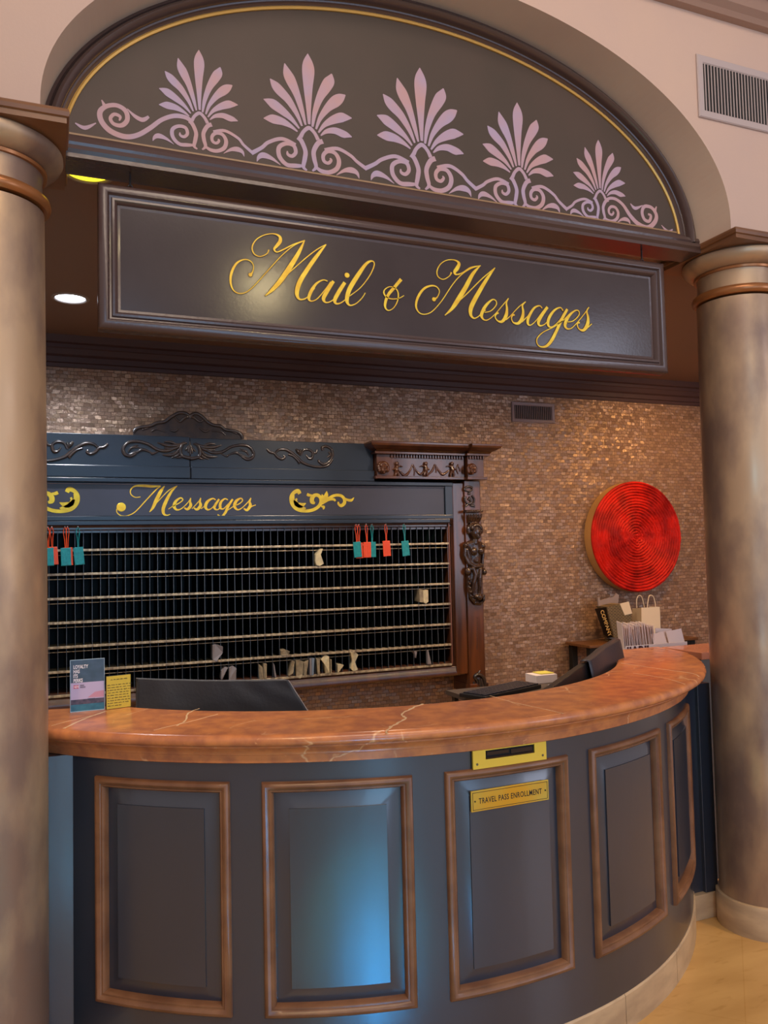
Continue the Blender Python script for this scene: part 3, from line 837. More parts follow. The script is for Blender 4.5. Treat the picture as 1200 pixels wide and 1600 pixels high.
for u in (-.118, .118):
    mb = MB(); c_ = ft(u, -.012, .004); mb.ball(c_, 0.0038, 10, 6); mb.build('screw', M_screw, slot, smooth=True)
# engraved plate
O2, U2, V2, N2 = tang(1.12, 0.849, 0.0045, 0, 0)
B2 = basis(O2, U2, V2, N2)
mb = MB(); mb.box((-.139, -.031, -.003), (.139, .031, .003), B2)
pl = mb.build('name_plate', mat('satin_brass', (222, 168, 48), 0.32, 0.6, col2=(206, 190, 90), nscale=5), ctr_, bevel=0.001)
lab(pl, 'brass name plate reading TRAVEL PASS ENROLLMENT')
mb = MB()
text(mb, 'TRAVEL PASS ENROLLMENT', 0.0235, B2 @ Matrix.Translation((0, -.0085, .0032)), xs=0.70, off=0.0002, align='CENTER', space=1.12)
def fp(u, v, o): return O2 + U2 * u + V2 * v + N2 * o
frame_rect(mb, fp, -.134, .134, -.026, .026, [(0, .0028), (0, .0036), (.0012, .0036), (.0012, .0028)])
mb.build('engraving', M_black, pl)
for u in (-.126, .126): MB().ball(fp(u, 0, .0035), 0.0026, 8, 6).build('screw', M_black, pl)

# ------------------------------------------------------------------ marble worktop
mb = MB()
TA0, TA1 = -50.0, 62.0
def rz(t, r_, z): t = R(t); return Vector((CX + r_ * math.sin(t), CY - r_ * math.cos(t), z))
pf = [(1.38, 1.058), (1.38, 1.088), (1.387, 1.095), (1.728, 1.095), (1.738, 1.0935), (1.745, 1.088), (1.748, 1.079), (1.745, 1.069), (1.738, 1.063), (1.728, 1.061), (1.724, 1.059), (1.724, 1.055), (1.712, 1.052), (1.698, 1.046), (1.688, 1.036), (1.684, 1.030), (1.684, 1.026), (1.679, 1.024), (1.677, 1.002), (1.674, 1.000), (1.60, 1.000), (1.60, 1.058)]
n = 120
mb.grid([[rz(TA0 + (TA1 - TA0) * k / n, r_, z) for k in range(n + 1)] for r_, z in pf], closev=True)
# left end runs on behind the column, right end squares off to the back
def extr(poly, z0, z1): mb.prism([(x, y, z0) for x, y in poly], (0, 0, z1 - z0))
pL = rz(TA0, 1.745, 1.095); pLi = rz(TA0, 1.38, 1.095)
extr([(pL.x, pL.y), (pLi.x, pLi.y), (-0.3, 3.10), (-0.3, 2.79), (-0.12, 2.70)], 1.061, 1.0949)
extr([(pL.x + .05, 2.735), (-0.04, 2.735), (-0.04, 2.80), (pL.x + .05, 2.80)], 1.0, 1.06)
pR = rz(TA1, 1.745, 1.095); pRi = rz(TA1, 1.381, 1.095)
extr([(pR.x, pR.y), (pR.x + .015, 3.12), (2.86, 3.335), (2.515, 3.335), (pRi.x, pRi.y)], 1.058, 1.0949)
mb.mi = 1
def vein(pts, wid, r_, seed=1):
    rnd = random.Random(seed)
    q = []
    ps = [onZ(x, y, 1.095) for x, y in pts]
    ps = [(p.x, p.y, 0) for p in ps]
    c = crom(ps, 5)
    c = [(x + rnd.uniform(-1, 1) * r_, y + rnd.uniform(-1, 1) * r_, wid * rnd.uniform(.5, 1.3)) for x, y, _ in c]
    ribbon(mb, c, (Vector((0, 0, 1.0948)), XV, YV, ZV), 0.0005, n=2)
vein([(662,1100),(640,1108),(628,1117),(634,1122),(622,1130),(610,1136)], .008, .003, 1)
vein([(612,1136),(604,1142),(606,1147)], .007, .002, 2)
vein([(312,1107),(295,1114),(290,1125),(276,1134)], .005, .002, 3)
vein([(166,1111),(130,1124),(100,1138)], .007, .001, 4)
vein([(150,1117),(110,1126),(80,1134)], .003, .001, 5)
vein([(340,1116),(290,1129),(240,1141)], .0025, .002, 6)
vein([(970,1036),(1030,1045),(1080,1052),(1092,1057)], .004, .001, 7)
vein([(990,1052),(1040,1060),(1070,1069)], .003, .001, 8)
vein([(765,1087),(800,1097),(850,1108),(880,1115)], .003, .001, 9)
mb.mi = 0
wt_ = mb.build('worktop', [M_redm, M_vein], smooth=True)
tag(wt_, 'polished red-brown marble worktop curving along the top of the reception counter', 'worktop')
mb = MB(); mb.prism([(2.885, 3.06, 1.056), (3.7, 3.06, 1.056), (3.7, 3.335, 1.056), (2.885, 3.335, 1.056)], (0, 0, 0.036))
o = mb.build('side_worktop', mat('rose_marble', (196, 132, 104), 0.2, col2=(180, 112, 86), nscale=6), bevel=0.004)
tag(o, 'rose marble slab beyond the right end of the curved worktop, beside the column', 'worktop')
mb = MB(); mb.box((2.92, 3.10, 0), (3.66, 3.30, 1.055)); tag(mb.build('counter_return', M_navy), 'dark blue counter return under the rose marble slab behind the right column', 'counter')
# operators' desk behind the counter
mb = MB()
mb.prism([(x, y, 0.72) for x, y in [(0.1, 3.35), (0.4, 2.98), (0.85, 2.70), (1.27, 2.58), (1.7, 2.65), (2.15, 2.92), (2.42, 3.30), (3.55, 3.36), (3.55, 3.75), (2.15, 3.75), (1.85, 3.3), (1.27, 3.08), (0.7, 3.3), (0.5, 3.5)]], (0, 0, 0.03))
for x, y in ((0.25, 3.3), (1.27, 2.85), (2.4, 3.5), (3.4, 3.6)): mb.box((x - .03, y - .03, 0), (x + .03, y + .03, .72))
desk = mb.build('desk', M_worktop); tag(desk, 'low grey work desk behind the curved counter', 'desk')

# ================================================================== MESSAGE RACK
YC = 4.80
rk = thing('message_rack', (0.8, 4.95, 0.70), 'wide dark wood pigeonhole message rack hung on the mosaic wall behind the counter', 'rack')
XC0, XR, XM = 0.748, 2.66, 0.83
XL = -1.10
def board(name, x0, x1, y0, y1, z0, z1, m, lb=None, bev=0.003, par=None):
    mb = MB(); mb.box((x0, y0, z0), (x1, y1, z1)); o = mb.build(name, m, par or rk, bevel=bev)
    if lb: lab(o, lb)
    return o
OX0, OX1, OZ0, OZ1 = -0.9, 2.424, 0.868, 1.795
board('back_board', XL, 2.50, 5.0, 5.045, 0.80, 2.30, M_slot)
# frame round the pigeonholes: mitred, stepped
mb = MB()
def fk(u, v, o): return (u, YC - o, v)
frame_rect(mb, fk, XL, 2.512, 0.795, 1.842, [(0, -0.2), (0, 0.012), (0.008, 0.018), (0.02, 0.016), (0.03, 0.006), (0.052, 0.0), (0.058, -0.008), (0.068, -0.008), (0.074, -0.02), (0.086, -0.02), (0.088, -0.2)])
mb.build('lower_frame', M_mahog, rk, smooth=True)
top_strip = board('top_strip', XL, 2.428, YC - .024, 4.9, 1.797, 1.822, M_rack, 'pale blue strip over the pigeonholes')
# gold-lettered header
hd = board('header_board', XL, 2.40, YC - .004, 4.9, 1.848, 2.030, M_rackdark, 'dark header board reading Messages')
mb = MB()
for z0, z1, y in ((1.822, 1.848, YC - .026), (2.030, 2.038, YC - .012), (2.038, 2.062, YC - .03)):
    mb.box((XL, y, z0), (2.452, 4.9, z1))
mb.box((2.40, YC - .016, 1.83), (2.512, 4.9, 2.062))
mb.build('header_moulding', M_rack, rk, bevel=0.003)
mb = MB(); mb.box((XL, YC - .010, 2.028), (2.40, YC - .003, 2.033)); mb.build('header_bead', mat('pale_bead', (150, 130, 126), 0.35), rk)
FH = frY(YC - .004)
z7 = zoom(170, 750, 5)
HS = [[(62,225,8),(65,255,7),(100,280,7),(150,278,7),(210,245,7),(290,160,8),(370,75,8),(405,50,6)],
 [(248,132,5),(205,135,6),(172,110,7),(172,75,8),(205,48,12),(270,45,18),(340,50,18),(405,47,8)],
 [(435,47,6),(405,90,24),(370,160,26),(345,215,20),(318,250,5)],
 [(345,210,6),(400,150,6),(470,80,6),(535,45,5)],
 [(535,45,4),(490,90,16),(450,160,24),(425,225,24),(430,265,18),(455,275,8),(480,268,6)],
 [(465,228,5),(500,205,6),(550,180,7),(578,155,9),(560,140,10),(525,165,20),(510,205,24),(530,232,14),(565,225,7),(610,185,6),(640,145,6)],
 [(640,140,7),(635,170,14),(640,200,22),(615,228,18),(590,218,10)],
 [(650,225,6),(700,170,6),(718,140,6)], [(718,142,7),(712,170,14),(716,200,22),(690,230,18),(665,218,10)], [(720,225,6),(760,195,5)],
 [(835,155,8),(810,145,10),(770,170,20),(755,210,22),(775,232,12),(810,215,6),(850,160,6)], [(862,150,14),(835,190,18),(825,220,16),(850,232,8),(880,205,6)],
 [(930,155,7),(905,147,9),(875,175,18),(870,215,18),(895,225,8),(935,185,6)], [(968,150,14),(935,200,18),(910,255,18),(880,285,12),(850,270,7)], [(905,250,6),(960,215,6),(990,190,5)],
 [(985,200,6),(1020,185,7),(1045,160,8),(1030,143,10),(995,165,20),(982,205,22),(1005,232,12),(1040,218,6),(1085,175,6),(1110,140,6)],
 [(1110,142,7),(1100,170,14),(1105,200,22),(1080,235,18),(1055,222,10)], [(1095,225,6),(1120,205,6),(1148,195,5)]]
mb = MB()
for s in HS: ribbon(mb, [(u, v, w * 1.05) for u, v, w in tr(z7, YC - .004, s)], FH, 0.0015)
u, v, w = tr(z7, YC - .004, [(97, 212, 36)])[0]; dot(mb, u, v, w, FH, 0.0015)
lab(mb.build('lettering', M_gold, hd), 'gold script word Messages')
z8 = zoom(440, 750, 1200 / 130)
GS = [[(262,200,50),(235,160,60),(180,180,50),(135,240,42),(140,330,42),(200,410,45),(300,445,45),(420,440,45),(510,400,45),(560,340,50),(565,270,50),(530,225,50),(480,220,50),(440,260,60),(440,315,60),(480,335,30)],
 [(175,215,20),(170,290,40),(215,350,60),(280,365,70),(350,335,10)], [(200,275,30),(225,285,24)], [(365,205,40),(400,220,40),(440,215,12)],
 [(600,330,10),(595,250,40),(580,205,10)], [(605,330,15),(640,230,60),(650,160,6)],
 [(580,350,12),(660,280,40),(760,225,40),(850,225,40),(900,270,45),(905,330,50),(860,370,45),(820,345,30),(820,315,20)],
 [(590,350,8),(680,290,25),(750,280,35),(775,305,25)], [(900,265,30),(960,290,35),(1010,290,35),(1045,250,6)], [(570,380,20),(605,390,40),(600,425,15)],
 [(190,290,50),(230,370,60),(320,405,36),(350,405,10)]]
GW = [tr(z8, YC - .004, s) for s in GS]
xr_ = onY(452, 785, YC).x; xl_ = onY(124.5, 778, YC).x; XMID = (xr_ + xl_) / 2
for mir in (0, 1):
    mb = MB(); mo = MB()
    for s in GW:
        q = [((2 * XMID - u) if mir else u, v, w) for u, v, w in s]
        ribbon(mb, q, FH, 0.0016); ribbon(mo, q, FH, 0.0001, grow=0.0015)
    gm = mb.build('gold_scroll', mat('gold_scroll_paint', (214, 190, 50), 0.45, 0.15, col2=(188, 160, 40), nscale=20), hd)
    lab(gm, 'gold painted leaf scroll')
    mo.build('scroll_outline', M_edge, gm)  # dark outline round each gold scroll
# upper cornice board (blue-black), split at the middle
cb_ = MB(); cb_.box((XL, YC, 2.062), (XC0 - .002, 4.95, 2.312)); cb_.box((XC0 + .001, YC - .002, 2.062), (1.90, 4.95, 2.306))
cbo = cb_.build('cornice_board', M_rack, rk, bevel=0.003)
mb = MB(); mb.box((XL, YC - .022, 2.064), (XC0 - .002, YC, 2.135)); mb.box((XC0 + .001, YC - .024, 2.062), (1.90, YC, 2.133))
mb.build('cornice_fascia', M_rack, rk, bevel=0.005)
FO = frY(YC)
zo = zoom(400, 670, 6)
OS = [[(100,190,18),(130,220,22),(170,230,20),(200,265,22),(240,285,20),(268,270,18),(255,250,12)],
 [(175,235,14),(210,200,20),(270,195,22),(330,225,24),(390,275,24),(440,320,22),(520,350,20),(600,360,20),(670,345,18),(715,290,18)],
 [(300,240,16),(350,260,18),(400,310,24),(395,330,14)], [(370,190,14),(395,215,30),(415,250,10)], [(420,190,8),(410,225,18),(412,255,10)],
 [(420,250,14),(440,205,18),(490,195,20),(530,225,20),(520,275,24),(490,275,20),(465,240,10)],
 [(530,225,12),(560,225,18),(572,195,14)],
 [(625,205,22),(620,175,22),(660,165,20),(705,195,22),(715,250,22),(690,300,20),(640,335,24),(590,310,20),(585,290,12)],
 [(680,215,14),(695,245,18),(665,265,12)]]
OW = [tr(zo, YC, s) for s in OS]
for mir in (0, 1):
    mb = MB()
    for s in OW: ribbon(mb, [((2 * XC0 - u) if mir else u, v + (0.004 if mir else 0), w * 1.3) for u, v, w in s], FO, 0.003, relief=1.1)
    lab(mb.build('carved_scroll', M_carve, rk, smooth=True), 'dark carved scroll appliqué')
zc = zoom(200, 635, 1200 / 220)
CS = [[(530,448,26),(600,430,24),(614,380,26),(590,330,22),(555,320,12)],
 [(570,315,14),(640,345,24),(720,350,24),(800,330,8)], [(600,330,14),(660,370,24),(745,372,10)], [(615,360,12),(650,410,22),(700,430,22),(760,430,8)],
 [(615,400,12),(640,430,20),(690,452,8)], [(640,340,10),(690,320,20),(745,322,8)], [(590,420,10),(610,440,18),(650,452,8)],
 [(640,360,14),(720,395,22),(800,388,22),(880,345,20),(960,330,20),(1030,345,20),(1068,395,22),(1055,440,24),(1010,452,20),(970,430,14)],
 [(790,400,10),(840,425,16),(860,412,12),(920,395,20),(965,425,12)], [(930,400,10),(985,425,16),(1020,440,10)], [(940,380,6),(1000,382,16),(1030,420,10)], [(950,360,6),(985,372,12)],
 [(530,310,10),(530,360,14),(530,410,12)], [(536,335,8),(560,370,16),(575,385,8)], [(534,335,8),(545,385,14),(548,402,6)]]
CW = [tr(zc, YC, s) for s in CS]
mb = MB()
for mir in (0, 1):
    for s in CW:
        ribbon(mb, [((2 * XC0 - u) if mir else u, v + (0.004 if mir else 0), w * 1.3) for u, v, w in s], FO, 0.003, relief=1.1)
lab(mb.build('carved_cartouche', M_carve, rk, smooth=True), 'large carved leaf cartouche under the crest')
crest = [(45,240),(45,205),(80,170),(190,150),(245,125),(310,115),(360,80),(420,45),(470,40),(510,55),(525,85),(545,55),(590,48),(640,80),(680,120),(730,145),(790,155),(830,185),(920,200),(965,230),(975,265),(960,283)]
cp2 = [onY(*zc(a, b + (0 if i not in (0, 21) else 12)), YC + .02) for i, (a, b) in enumerate(crest)]
mb = MB(); mb.prism(cp2, (0, 0.05, 0))
FC = frY(YC + .02)
ribbon(mb, [(u, v - .010, .020) for u, v, w in tr(zc, YC + .02, [(a, b, 10) for a, b in crest[1:11]])], FC, 0.002, relief=0.9)
ribbon(mb, [(u, v - .010, .020) for u, v, w in tr(zc, YC + .02, [(a, b, 10) for a, b in crest[10:21]])], FC, 0.002, relief=0.9)
for s in ([(200,215,16),(230,195,16),(270,200,14),(320,220,12)], [(355,200,14),(395,212,20),(430,190,12)], [(610,185,14),(655,215,20),(690,200,12)], [(715,210,14),(790,215,16),(830,245,12)],
          [(400,90,14),(440,130,20),(485,95,26),(520,90,12)], [(530,90,12),(560,95,26),(610,130,20),(650,110,10)], [(120,200,14),(170,185,16)], [(880,215,14),(930,235,16)]):
    ribbon(mb, tr(zc, YC + .02, s), FC, 0.002, relief=1.0)
lab(mb.build('crest', M_carve, rk, smooth=True), 'dark carved crest rising above the cornice')

# shelves (rails) and dividers
rails = [1.661, 1.529, 1.396, 1.264, 1.131, 0.998, 0.868]
for i, z in enumerate(rails):
    mb = MB(); mb.box((OX0, YC - .004, z - .008), (OX1, YC + .012, z + .005)); mb.box((OX0, YC + .010, z - .006), (OX1, 5.0, z + .001))
    if i < 6: mb.box((OX0, YC + .012, z - .030), (OX1, YC + .015, z - .026))
    mb.build('shelf', [M_rail], rk, bevel=0.0015)
xd = 2.3796
k = 0
while xd > -0.88:
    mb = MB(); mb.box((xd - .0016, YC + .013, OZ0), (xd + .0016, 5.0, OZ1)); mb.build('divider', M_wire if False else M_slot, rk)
    xd -= 0.0444; k += 1
mb = MB()
xd = 2.3796
while xd > -0.88:
    mb.box((xd - .0013, YC + .0115, OZ0), (xd + .0013, YC + .0135, OZ1)); xd -= 0.0444
lab(mb.build('divider_edging', M_wire, rk), 'pale metal edging of the dividers')
mb = MB(); mb.box((2.424, YC - .006, OZ0), (2.430, YC + .01, OZ1)); mb.build('edge_strip', mat('reddish_strip', (120, 76, 60), 0.4), rk)
# jamb and polished pilaster
mb = MB(); mb.box((2.452, YC - .02, 0.80), (2.535, 4.95, 2.062)); mb.build('jamb', M_mahog2, rk, bevel=0.006)
px0, px1 = 2.535, 2.655
pil = MB()
pil.box((px0, YC - .035, 0.70), (px1, 5.0, 2.075))
pil.box((px0 - .003, YC - .05, 0.672), (px1 + .012, 5.0, 0.735))
pil = pil.build('pilaster', M_mahog2, rk, bevel=0.005)
# carved entablature
ent = MB()
YE = YC - .05
def ebox(x0, x1, z0, z1, y): ent.box((x0, y, z0), (x1, 5.0, z1))
ebox(1.905, 2.53, 2.095, 2.235, YE); ebox(2.54, 2.66, 2.095, 2.235, YE - .03)
ebox(1.890, 2.535, 2.078, 2.095, YE - .015); ebox(2.53, 2.678, 2.078, 2.095, YE - .045)
ebox(1.885, 2.53, 2.235, 2.250, YE - .03); ebox(2.528, 2.70, 2.235, 2.250, YE - .05)
def crown(x0, x1, y, mitreL, mitreR):
    pr = [(0, 2.250), (0.01, 2.262), (0.03, 2.270), (0.055, 2.284), (0.06, 2.296), (0.06, 2.308)]
    rows = [[(x0 - d * mitreL, 5.0, z), (x0 - d * mitreL, y - d, z), (x1 + d * mitreR, y - d, z), (x1 + d * mitreR, 5.0, z)] for d, z in pr]
    vs = ent.grid(rows); ent.face(vs[-1]); ent.face(vs[0])
crown(1.90, 2.530, YE - .02, 1, 0.1); crown(2.54, 2.70, YE - .05, 0.1, 1)
x = 2.0
while x < 2.52: ent.box((x, YE - .012, 2.213), (x + .012, YE, 2.235)); x += .0195
x = 2.55
while x < 2.65: ent.box((x, YE - .042, 2.213), (x + .012, YE - .03, 2.235)); x += .0195
ent = ent.build('entablature', M_mahog, rk, bevel=0.002)
lab(ent, 'carved mahogany entablature with dentils')


def remeshed(mb, name, m, parent, vox=0.0028):
    o = mb.build(name, m, parent, smooth=True)
    md = o.modifiers.new('remesh', 'REMESH'); md.mode = 'VOXEL'; md.voxel_size = vox; md.use_smooth_shade = True
    sm = o.modifiers.new('smooth', 'SMOOTH'); sm.iterations = 1; sm.factor = 0.5
    return o


def face_mask(cx, y, cz, s, name, parent):
    mb = MB()
    mb.ball((cx, y, cz), (.40 * s, .42 * s, .48 * s), 20, 14)
    mb.ball((cx, y - .40 * s, cz - .02 * s), (.07 * s, .14 * s, .16 * s))
    for q in (-1, 1):
        mb.ball((cx + q * .17 * s, y - .30 * s, cz - .18 * s), (.14 * s, .14 * s, .13 * s))
        mb.ball((cx + q * .15 * s, y - .36 * s, cz + .13 * s), (.12 * s, .08 * s, .04 * s))
    mb.ball((cx, y - .38 * s, cz - .24 * s), (.11 * s, .07 * s, .045 * s)); mb.ball((cx, y - .33 * s, cz - .40 * s), (.12 * s, .1 * s, .09 * s))
    for k in range(13):
        a = R(-35 + k * 250 / 12)
        mb.ball((cx + math.cos(a) * .46 * s, y - .12 * s, cz + .05 * s + math.sin(a) * .46 * s), .135 * s, 10, 7)
    for k in range(7):
        a = R(20 + k * 140 / 6)
        mb.ball((cx + math.cos(a) * .30 * s, y - .30 * s, cz + .12 * s + math.sin(a) * .30 * s), .10 * s, 10, 7)
    return remeshed(mb, name, M_carve if False else M_mahog, parent, 0.0026)


FYL = [1.0]
def limb(mb, pts, rs):
    for (a, ra), (b, rb) in zip(zip(pts, rs), list(zip(pts, rs))[1:]):
        a = Vector(a); b = Vector(b); n = max(3, int((b - a).length / 0.004))
        for k in range(n + 1): rr_ = ra + (rb - ra) * k / n; mb.ball(a.lerp(b, k / n), (rr_, rr_ * FYL[0], rr_), 10, 8)


ze = zoom(560, 680, 1200 / 220)
for (a, b, s, y) in ((208, 283, .075, YE - .006), (962, 296, .068, YE - .036)):
    p = onY(*ze(a, b), y); lab(face_mask(p.x, y, p.z, s, 'carved_head', ent), 'carved cherub head with curls')
for (a, pose) in ((325, 0), (570, 1), (792, 2)):
    p = onY(*ze(a, 300), YE)
    mb = MB(); y = YE - .008; x, z = p.x, p.z
    mb.ball((x, y - .004, z + .042), (.013, .012, .014), 10, 8)
    limb(mb, [(x, y, z + .026), (x + (-.004, 0, .004)[pose], y - .004, z + .002), (x + (-.006, 0, .006)[pose], y, z - .012)], [.010, .013, .011])
    q = (1, -1, -1)[pose]
    limb(mb, [(x + .006 * q, y, z + .024), (x + .022 * q, y - .004, z + .028), (x + .036 * q, y, z + .024)], [.006, .0055, .004])
    limb(mb, [(x - .006 * q, y, z + .022), (x - .016 * q, y - .004, z + .008), (x - .026 * q, y, z + .004)], [.006, .0055, .004])
    limb(mb, [(x - .004, y, z - .012), (x - .012, y - .004, z - .030), (x - .006 - .008 * (pose != 1), y, z - .048)], [.009, .007, .005])
    limb(mb, [(x + .005, y, z - .012), (x + .010 + .006 * (pose == 2), y - .004, z - .028), (x + .006, y, z - .048)], [.009, .007, .005])
    lab(remeshed(mb, 'carved_putto', M_mahog, ent, 0.002), 'carved putto holding the garland')
mb = MB(); FE = frY(YE)
for s in ([(345,300,14),(395,345,26),(440,300,16),(460,250,14)], [(460,250,14),(490,300,16),(530,335,22),(560,300,12)], [(590,340,12),(630,300,20),(650,250,14)], [(650,250,14),(690,310,18),(720,335,24),(770,300,12)],
          [(465,250,12),(478,300,14),(474,345,10)], [(655,250,12),(664,290,16),(660,320,10)], [(850,250,14),(835,290,14),(850,330,12)], [(845,255,12),(862,290,14),(860,310,10)]):
    ribbon(mb, tr(ze, YE, s), FE, 0.002, relief=1.1)
lab(mb.build('carved_garland', M_mahog, ent, smooth=True), 'carved swagged garland')

# little carved figure panel above the caryatid
zp = zoom(700, 740, 7.27)
YP = YC - .036
mb = MB(); FP = frY(YP)
for s in ([(185,190,24),(200,160,26),(240,150,30),(275,165,24)], [(190,190,22),(240,200,26),(275,180,20)], [(240,215,30),(238,240,34)], [(200,260,24),(190,300,24),(220,340,26),(260,330,30),(240,280,30)], [(270,250,26),(295,290,24),(290,330,22),(265,350,20)],
          [(195,370,26),(220,355,24)], [(250,360,24),(300,370,26)], [(250,270,30),(225,300,26)]):
    ribbon(mb, tr(zp, YP, s), FP, 0.002, relief=1.2)
lab(mb.build('carved_panel_figure', M_carve, pil, smooth=True), 'small dark carved relief')
# caryatid: capital, head, bust, scrolled acanthus term
mb = MB()
def pp(a, b, dy=0): p = onY(*zp(a, b), YP); return Vector((p.x, YP + dy, p.z))
sc = .0040 / 7.27 * 1.0 * 7.27  # metres per source pixel at this depth
k_ = (onY(*zp(300, 0), YP).x - onY(*zp(200, 0), YP).x) / 100
cxx = 285
mb.box(tuple(pp(180, 440) + Vector((0, -.045, 0))), tuple(pp(352, 415) + Vector((0, .01, 0))))
for i in range(9): mb.ball(pp(180 + i * 21, 432, -.042), k_ * 15, 8, 6)
for i in range(6): limb(mb, [pp(222 + i * 22, 555, -.012), pp(212 + i * 27, 500, -.026), pp(206 + i * 29, 470, -.034)], [k_ * 13, k_ * 15, k_ * 10])
mb.ball(pp(300, 665, -.022), (k_ * 58, .030, k_ * 80), 20, 14)
mb.ball(pp(315, 672, -.052), (k_ * 9, .010, k_ * 18)); mb.ball(pp(312, 725, -.046), (k_ * 20, .010, k_ * 12)); mb.ball(pp(308, 708, -.050), (k_ * 13, .006, k_ * 6))
for a in (285, 338): mb.ball(pp(a, 655, -.046), (k_ * 14, .006, k_ * 7))
for i in range(15):
    t = R(-20 + i * 220 / 14); mb.ball(pp(288 + math.cos(t) * 72, 645 - math.sin(t) * 62, -.018), k_ * 24, 9, 7)
for i in range(8):
    t = R(15 + i * 150 / 7); mb.ball(pp(292 + math.cos(t) * 50, 635 - math.sin(t) * 45, -.040), k_ * 19, 9, 7)
limb(mb, [pp(295, 740, -.014), pp(290, 790, -.014)], [k_ * 32, k_ * 38])
FYL[0] = 0.45
limb(mb, [pp(225, 815, -.012), pp(290, 805, -.020), pp(360, 820, -.012)], [k_ * 42, k_ * 50, k_ * 40])
limb(mb, [pp(292, 840, -.016), pp(300, 950, -.018), pp(300, 1040, -.014)], [k_ * 72, k_ * 62, k_ * 58])
FYL[0] = 1.0
mb.ball(pp(262, 885, -.040), (k_ * 36, .018, k_ * 36)); mb.ball(pp(345, 880, -.038), (k_ * 36, .018, k_ * 36)); mb.ball(pp(300, 975, -.020), (k_ * 44, .020, k_ * 50)); mb.ball(pp(302, 1000, -.040), (k_ * 7, .003, k_ * 7))
mb.ball(pp(190, 815, -.012), k_ * 28); mb.ball(pp(388, 825, -.012), k_ * 26)
limb(mb, [pp(185, 840, -.010), pp(180, 930, -.012), pp(215, 1010, -.016), pp(280, 1055, -.028), pp(370, 1050, -.024)], [k_ * 16, k_ * 18, k_ * 18, k_ * 18, k_ * 16])
limb(mb, [pp(205, 870, -.02), pp(225, 960, -.02), pp(235, 1010, -.02)], [k_ * 14, k_ * 16, k_ * 12])
limb(mb, [pp(395, 850, -.01), pp(385, 960, -.012), pp(380, 1040, -.014)], [k_ * 14, k_ * 16, k_ * 14])
mb.ball(pp(215, 1115, -.014), k_ * 34); mb.ball(pp(400, 1120, -.012), k_ * 30)
limb(mb, [pp(215, 1085, -.018), pp(265, 1080, -.028), pp(290, 1150, -.030), pp(270, 1240, -.028), pp(260, 1330, -.024)], [k_ * 16, k_ * 18, k_ * 22, k_ * 20, k_ * 14])
limb(mb, [pp(390, 1085, -.016), pp(345, 1090, -.028), pp(335, 1180, -.030), pp(340, 1280, -.028), pp(335, 1360, -.024)], [k_ * 16, k_ * 18, k_ * 24, k_ * 22, k_ * 16])
FYL[0] = 0.35
limb(mb, [pp(310, 1080, -.008), pp(310, 1250, -.008), pp(320, 1400, -.008)], [k_ * 80, k_ * 72, k_ * 50])
FYL[0] = 1.0
limb(mb, [pp(225, 1150, -.010), pp(222, 1290, -.012), pp(245, 1400, -.012), pp(300, 1470, -.014), pp(355, 1475, -.012), pp(392, 1440, -.010), pp(400, 1380, -.01)], [k_ * 17, k_ * 17, k_ * 18, k_ * 19, k_ * 19, k_ * 17, k_ * 14])
for i in range(9):
    t = i / 8; a = [(225, 1200), (225, 1250), (230, 1300), (238, 1345), (255, 1395), (280, 1435), (315, 1462), (350, 1468), (385, 1440)][i]
    mb.ball(pp(a[0], a[1], -.026), k_ * 13, 8, 6)
mb.ball(pp(330, 1400, -.034), k_ * 32); mb.ball(pp(293, 1390, -.03), k_ * 20); mb.ball(pp(368, 1388, -.03), k_ * 20)
car = remeshed(mb, 'caryatid', mat('caryatid_wood', (62, 40, 26), 0.26, col2=(40, 26, 18), nscale=30, coat=0.4), pil, 0.0026)
lab(car, 'carved dark wood caryatid with scrolled base')
# bottom scroll bracket and beaded strip
zq = zoom(690, 690, 4)
mb = MB()
for s in ([(190,1535,14),(215,1545,16),(222,1500,18),(205,1470,20),(225,1455,22),(255,1470,24),(265,1510,26),(262,1540,20)], [(200,1500,12),(200,1530,14),(190,1540,10)], [(225,1455,14),(240,1430,8)], [(235,1480,30),(245,1530,36)]):
    ribbon(mb, tr(zq, YP, s), FP, 0.003, relief=1.5)
lab(mb.build('scroll_bracket', M_carve, pil, smooth=True), 'dark carved scroll at the pilaster foot')
mb = MB()
for i in range(18):
    p = onY(*zq(223 - i * .1, 1100 + i * 11.5), YP); mb.ball((p.x, YP, p.z), .0035, 8, 6)
mb.build('beading', M_mahog, pil, smooth=True)

